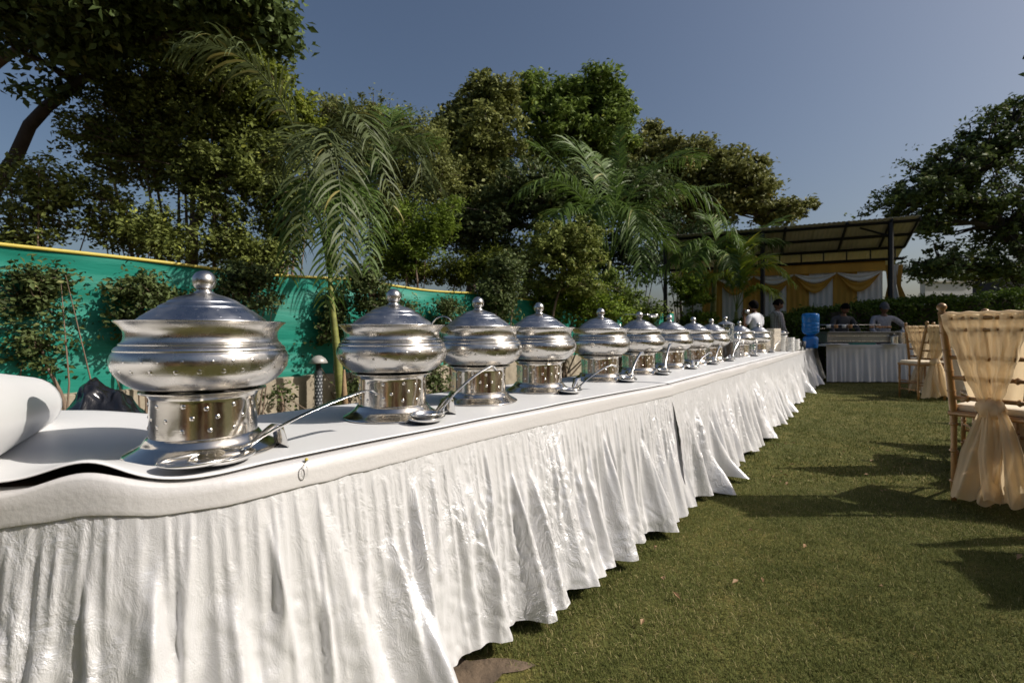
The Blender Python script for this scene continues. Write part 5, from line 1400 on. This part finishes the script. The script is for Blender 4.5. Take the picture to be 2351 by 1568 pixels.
palm('tall green palm with spreading fronds at the centre', bB, [P(1382, 730, 12), P(1388, 660, 12), P(1400, 600, 12)], .07, [
   ((1330, 430, 12.5), (1215, 330, 13), dict(hang=.3)), ((1310, 430, 11.6), (1185, 450, 11), dict(hang=.7)), ((1300, 480, 11), (1260, 580, 10.4), dict(hang=.8)),
   ((1415, 440, 12), (1425, 290, 12.3), dict(hang=.1, leaf=.35)), ((1480, 400, 12.3), (1610, 370, 12.8), dict(hang=.5)), ((1540, 430, 11.2), (1700, 560, 10.6), dict(hang=.95, leaf=.95, nl=44, wid=.04)),
   ((1500, 470, 12.8), (1670, 425, 13.5), dict(hang=.4, leaf=.4)), ((1450, 480, 11.4), (1475, 640, 10.8), dict(hang=.9)), ((1270, 540, 12.2), (1185, 640, 12.2), dict(hang=.7, mat=Y_)),
   ((1365, 470, 11.3), (1345, 610, 10.9), dict(hang=.9)), ((1400, 430, 12.8), (1345, 340, 13.4), dict(hang=.3)), ((1470, 520, 12.6), (1560, 600, 12.8), dict(hang=.6)), ((1350, 380, 12.4), (1290, 345, 12.9), dict(hang=.5))],
   G_, 202, leaf=.95, nl=58, hang=.65, wid=.046, rr=.018)
bC = gp(1637, 13.2)
palm('smaller palm in front of the canopy roof', bC, [P(1637, 720, 13.2), P(1640, 660, 13.2), P(1643, 610, 13.2)], .08, [
   ((1600, 555, 13), (1545, 600, 12.6), {}), ((1560, 600, 13), (1455, 655, 12.6), {}), ((1680, 545, 13), (1720, 600, 12.6), {}), ((1640, 530, 13.2), (1620, 500, 13.4), dict(hang=.3)),
   ((1700, 555, 13.6), (1800, 500, 14), dict(hang=.3)), ((1610, 570, 12.6), (1590, 650, 12.2), {}), ((1670, 580, 12.6), (1690, 660, 12.2), {}), ((1720, 560, 13.2), (1800, 560, 13.2), {})],
   G_, 203, leaf=.72, nl=50, hang=.75, wid=.042)
bD = gp(1690, 12.2)
palm('low yellowing palm whose fronds reach over the drapes', bD, [P(1690, 740, 12.2), P(1690, 715, 12.2)], .06, [
   ((1745, 612, 12), (1825, 655, 11.6), dict(leaf=.62)), ((1720, 610, 12.2), (1770, 600, 12.4), dict(hang=.2)), ((1660, 630, 12.2), (1600, 680, 12), {}), ((1700, 590, 12.4), (1720, 560, 12.6), dict(hang=.2)), ((1740, 660, 11.8), (1790, 690, 11.4), {})],
   Y_, 204, leaf=.55, nl=48, hang=.6, wid=.042)

# ------------------------------------------------------------------ canopy building with drapes
c0 = Vector((10.1, 12.0, 0)); e_ = Vector((-.907, .42, 0)); q_ = Vector((.42, .907, 0))
def hp_(s, q, z): return c0 + e_ * s + q_ * q + Vector((0, 0, z))
t = thing('canopy', 'open stage canopy with a sloping sheet roof on black steel posts', 'canopy', c0)
def hb(name, mat, pts_list, r_=.035, seg=4, smooth=False):
    for pts in pts_list:
        mb = MB(); mb.tube([p - c0 for p in pts], r_, seg); mb.build(name, mat, t, smooth)
# roof sheets, each a ribbed panel
SL = 6.1; npan = 7; zf, zb, qd = 3.80, 3.32, 1.15
for k in range(npan):
    s0, s1 = SL * k / npan - .006, SL * (k + 1) / npan + .006
    V = []; m = 17
    for i in range(m):
        s = s0 + (s1 - s0) * i / (m - 1); w = .018 * (i % 2)
        for q, z in ((-.12, zf + .06), (qd + 1.3, zb - .53)): V.append(hp_(s, q, z + .03 + w) - c0)
    mb = MB(); mb.add(V, [(2 * i, 2 * i + 1, 2 * i + 3, 2 * i + 2) for i in range(m - 1)]); mb.build('roof_panel', M['roof_sheet'], t, solid=.006)
BM = M['black_metal']
hb('beam', BM, [[hp_(-.05, 0, zf), hp_(SL + .05, 0, zf)], [hp_(-.0, qd, zb + .0), hp_(SL, qd, zb)], [hp_(.0, qd, zb - .30), hp_(SL, qd, zb - .30)], [hp_(0, qd * .5, (zf + zb) / 2), hp_(SL, qd * .5, (zf + zb) / 2)]], .04)
hb('rafter', BM, [[hp_(s, -.1, zf + .05), hp_(s, qd, zb)] for s in (.0, .56, 1.5, 2.9, 4.3, 5.7)], .035)
hb('truss_web', BM, [[hp_(s, qd, zb - .30), hp_(s, qd, zb)] for s in np.arange(.2, SL, .55)], .022)
hb('post', BM, [[hp_(s, 0, 0), hp_(s, 0, zf)] for s in (.566, 3.45, 6.05)], .06, 6)
hb('brace', BM, [[hp_(.566, 0, 3.45), hp_(1.2, .1, zf - .06)]], .025)
# striped wall of drapes
t2 = thing('drape_wall', 'striped ochre and white cloth backdrop hung under the canopy', 'backdrop', hp_(3, qd + .12, 0)); o2 = t2.location.copy()
nst = 9; sw = .58
for k in range(nst):
    s0 = .45 + k * sw; mt = M['white_drape'] if k % 2 == 0 else M['ochre']; V = []; m = 25
    for j, z in enumerate((0.05, 1.0, 2.0, zb - .31)):
        for i in range(m):
            s = s0 + sw * i / (m - 1); V.append(hp_(s, qd + .12 + .022 * math.sin(i * PI / 3) * (1 - .2 * j), z) - o2)
    mb = MB(); mb.add(V, [(j * m + i, j * m + i + 1, (j + 1) * m + i + 1, (j + 1) * m + i) for j in range(3) for i in range(m - 1)]); mb.build('cloth_panel', mt, t2, True)
mb = MB(); V = [hp_(s, qd + .06, z) - o2 for s in (.4, 5.7) for z in (zb - .60, zb - .31)]; mb.add(V, [(0, 2, 3, 1)]); mb.build('valance', M['ochre'], t2)
# swags: white scallops and ochre loops
for k in range(5):
    for kind in (0, 1):
        s0 = .5 + k * 1.05 + kind * .0; wd = 1.02; V = []; m, rws = 25, 7
        for j in range(rws):
            for i in range(m):
                a = i / (m - 1); sag = math.sin(PI * a)
                zt = zb - .60 - (.30 if kind == 0 else .08) * sag; zb_ = zb - .64 - (.52 if kind == 0 else .24) * sag
                z = zt + (zb_ - zt) * j / (rws - 1)
                V.append(hp_(s0 + wd * a, qd + (.02 if kind == 0 else -.03) - .03 * math.sin(j * PI / 2), z) - o2)
        mb = MB(); mb.add(V, [(j * m + i, j * m + i + 1, (j + 1) * m + i + 1, (j + 1) * m + i) for j in range(rws - 1) for i in range(m - 1)])
        mb.build('swag', M['ochre'] if kind == 0 else M['white_drape'], t2, True)
# tied-back drape by the right post
t3 = thing('tied_drape', 'ochre and white drape tied back beside the right canopy post', 'drape', hp_(.35, .2, 0), 0); o3 = t3.location.copy()
for k, (mt, ds, u_end) in enumerate(((M['ochre'], .0, -.45), (M['white_drape'], .10, -.15), (M['ochre'], .2, .15))):
    V = []; m = 9; rws = 14
    for j in range(rws):
        q = j / (rws - 1); z = 2.75 - 1.75 * q; hw = .16 * abs(q - .30) + .04
        for i in range(m):
            a = i / (m - 1) * 2 - 1
            V.append(hp_(.35 + ds + u_end * max(0, q - .3) + a * hw, .2 + .03 * math.sin(i * 2.5) - .02 * k, z) - o3)
    mb = MB(); mb.add(V, [(j * m + i, j * m + i + 1, (j + 1) * m + i + 1, (j + 1) * m + i) for j in range(rws - 1) for i in range(m - 1)]); mb.build('cloth', mt, t3, True)

# far walls at the right and centre
def far_block(name, label, cat, u0, u1, v0, Y, mat, d_=.3, panels=0):
    x0, x1 = XU(u0, Y), XU(u1, Y); h = 1 - (v0 - HV) / FPX * Y
    t = thing(name, label, cat, ((x0 + x1) / 2, Y, 0))
    mb = MB(); mb.box((0, 0, h / 2), (x1 - x0, d_, h)); mb.build('wall', mat, t)
    mb = MB(); mb.box((0, 0, h + .04), (x1 - x0 + .12, d_ + .12, .08)); mb.build('coping', M['roof_sheet'], t)
    return t
far_block('boundary_wall', 'white far wall above the hedge between the drapes and dark block', 'wall', 2118, 2226, 650, 24, M['white_paint'])
far_block('dark_shed', 'dark flat block above the hedge at the right', 'shed', 2232, 2310, 640, 26, M['black_metal'], 3)
far_block('pale_wall', 'pale far wall glimpsed between the thin tree trunks', 'wall', 1640, 1690, 690, 26, M['white_paint'])

# ------------------------------------------------------------------ behind the camera: what the steel reflects
t = thing('garden_building', 'long low brown building behind the photographer', 'building', (4, -16, 0))
mb = MB(); mb.box((0, 0, 2.0), (34, 6, 4.0)); mb.build('wall', M['building'], t)
mb = MB(); mb.box((0, 0, 4.15), (35, 7, .3)); mb.build('roof', M['roof_sheet'], t)
for k in range(9):
    mb = MB(); mb.box((-14 + 3.5 * k, 3.02, 1.7), (1.5, .08, 1.7)); w = mb.build('window', M['black_metal'], t)
for k, (x, y, z, r0) in enumerate(((-9, -9, 4.0, 3.0), (14, -7, 4.5, 3.2), (19, 2, 4.6, 3.0), (2, -22, 7, 4.5))):
    make_tree('garden_tree', ('tree behind the photographer on the left', 'tree behind the photographer at the right', 'tree on the lawn far to the right', 'tall tree over the brown building')[k], 'tree', (x, y, 0),
      [(Vector((x, y, z)), r0, r0, r0 * .62, 3500)], M['leaf_dark'], .4, .2, 300 + k, .5, 26, M['bark'])

for k, (x, y) in enumerate(((1.2, -2.6), (3.6, -1.4), (-1.6, -3.6))):
    t = thing('round_table', ('brown clothed round table behind the photographer', 'brown clothed round table behind and to the right', 'brown clothed round table behind and to the left')[k], 'table', (x, y, 0), 0, 'brown round tables behind the photographer')
    V = []; seg = 96
    for j, z in enumerate((.748, .747, .70, .4, .03)):
        for i in range(seg):
            a = 2 * PI * i / seg; rr = (0.02, .705, .715, .76 + .03 * math.sin(a * 12), .80 + .06 * math.sin(a * 12))[j]
            V.append((rr * math.cos(a), rr * math.sin(a), z))
    mb = MB(); mb.add(V, [(j * seg + i, (j + 1) * seg + i, (j + 1) * seg + (i + 1) % seg, j * seg + (i + 1) % seg) for j in range(4) for i in range(seg)])
    mb.build('cloth', M['brown_cloth'], t, True)
    for q in range(4):
        a = q * PI / 2 + .5 + k; cx, cy = x + 1.05 * math.cos(a), y + 1.05 * math.sin(a); dx, dy = -math.sin(a) * .18, math.cos(a) * .18
        put_chair(False, (cx - dx, cy - dy), (cx + dx, cy + dy), 'gold chair with a cream sash at a brown table behind the photographer')

# ------------------------------------------------------------------ grass blades, litter
def blades(N, y0, y1, h, w, seed, name, label):
    r = np.random.default_rng(seed)
    y = y0 + (y1 - y0) * r.uniform(0, 1, N * 3) ** 1.0
    xf = np.interp(y, Fc[4:, 1], Fc[4:, 0]); xmax = 1.10 * y + .1
    x = (xf - .12) + (xmax - xf + .12) * r.uniform(0, 1, N * 3)
    keep = (x < xmax) & (r.uniform(0, 1, N * 3) < np.clip((xmax - xf) / (1.10 * y1 - np.interp(y1, Fc[4:, 1], Fc[4:, 0])), 0, 1) * (y0 / y) ** 1.0 * 1.6)
    x, y = x[keep][:N], y[keep][:N]; n = len(x)
    # bare patch at the near foot of the skirt
    dens = vnoise(x * 9, y * 9, 3); k2 = (r.uniform(0, 1, n) < .35 + .8 * dens); x, y = x[k2], y[k2]; n = len(x)
    bare = ((x + .22) / .33) ** 2 + ((y - 1.42) / .10) ** 2 < r.uniform(.5, 1.3, n); x, y = x[~bare], y[~bare]; n = len(x)
    a = r.uniform(0, 2 * PI, n); ln_ = h * r.uniform(.45, 1.3, n); tilt = r.uniform(.2, 1.35, n)
    d = np.stack([np.cos(a) * np.sin(tilt), np.sin(a) * np.sin(tilt), np.cos(tilt)], -1)
    sd_ = np.stack([-np.sin(a), np.cos(a), 0 * a], -1); ww = (w * r.uniform(.7, 1.3, n))[:, None]
    b0 = np.stack([x, y, 0 * x], -1); md = b0 + d * (ln_ * .55)[:, None]; tip = b0 + d * ln_[:, None]; tip[:, 2] -= .3 * ln_ * np.sin(tilt); tip[:, 2] = np.maximum(tip[:, 2], .002)
    V = np.stack([b0 - sd_ * ww / 2, b0 + sd_ * ww / 2, md + sd_ * ww / 2.6, tip, md - sd_ * ww / 2.6], 1).reshape(-1, 3)
    i = np.arange(n)[:, None] * 5
    F = np.concatenate([i + np.array([[0, 1, 2]]), i + np.array([[0, 2, 4]]), i + np.array([[4, 2, 3]])], 1).reshape(-1, 3)
    pt = vnoise(x * 2.5, y * 2.5, 8); ti = np.clip(.30 + .35 * (pt - .5) + r.normal(size=n) * .16 + (r.uniform(0, 1, n) < (.06 + .22 * np.clip(vnoise(x * 1.1, y * 1.1, 21) * 1.6 - .6, 0, 1))) * .6, 0, 1)
    o = mesh_arrays(name, V, F, M['grass'], None, False, np.repeat(ti, 3))
    tag(o, label, 'grass', kind='stuff')
blades(210000, 1.2, 3.2, .021, .0017, 11, 'grass', 'short mown grass near the camera')
blades(120000, 3.2, 9.5, .026, .0042, 12, 'grass', 'short mown grass farther down the lawn')
b = MB(); n = 26
V = [(-.21, 1.42, .003)] + [(-.21 + (.24 + .05 * math.sin(3 * a) + .02 * math.sin(7 * a)) * math.cos(a), 1.43 + (.075 + .02 * math.sin(4 * a) + .01 * math.sin(9 * a)) * math.sin(a), .003) for a in np.linspace(0, 2 * PI, n, endpoint=False)]
b.add(V, [(0, i + 1, (i + 1) % n + 1) for i in range(n)]); tag(b.build('bare_soil', M['soil']), kind='structure')
r_ = random.Random(9)
for k in range(40):
    y = r_.uniform(1.6, 4.6); xf = float(np.interp(y, Fc[4:, 1], Fc[4:, 0])); x = xf + .2 + r_.random() * (1.0 * y - xf)
    mb = MB(); s = r_.uniform(.012, .022); mb.add([(-s, 0, .004), (0, -s * .45, .010), (s, 0, .006), (0, s * .45, .012)], [(0, 1, 2, 3)])
    o = mb.build('fallen_leaf', M['dry_leaf'], None, loc=(x, y, .018), solid=.0008); o.rotation_euler = (r_.uniform(-.4, .4), r_.uniform(-.4, .4), r_.uniform(0, 6)); tag(o, 'small dry brown leaf fallen on the lawn', 'leaf', 'fallen leaves scattered on the lawn')
print('objects', len(bpy.data.objects), 'tris', sum(len(o.data.polygons) for o in bpy.data.objects if o.type == 'MESH'))
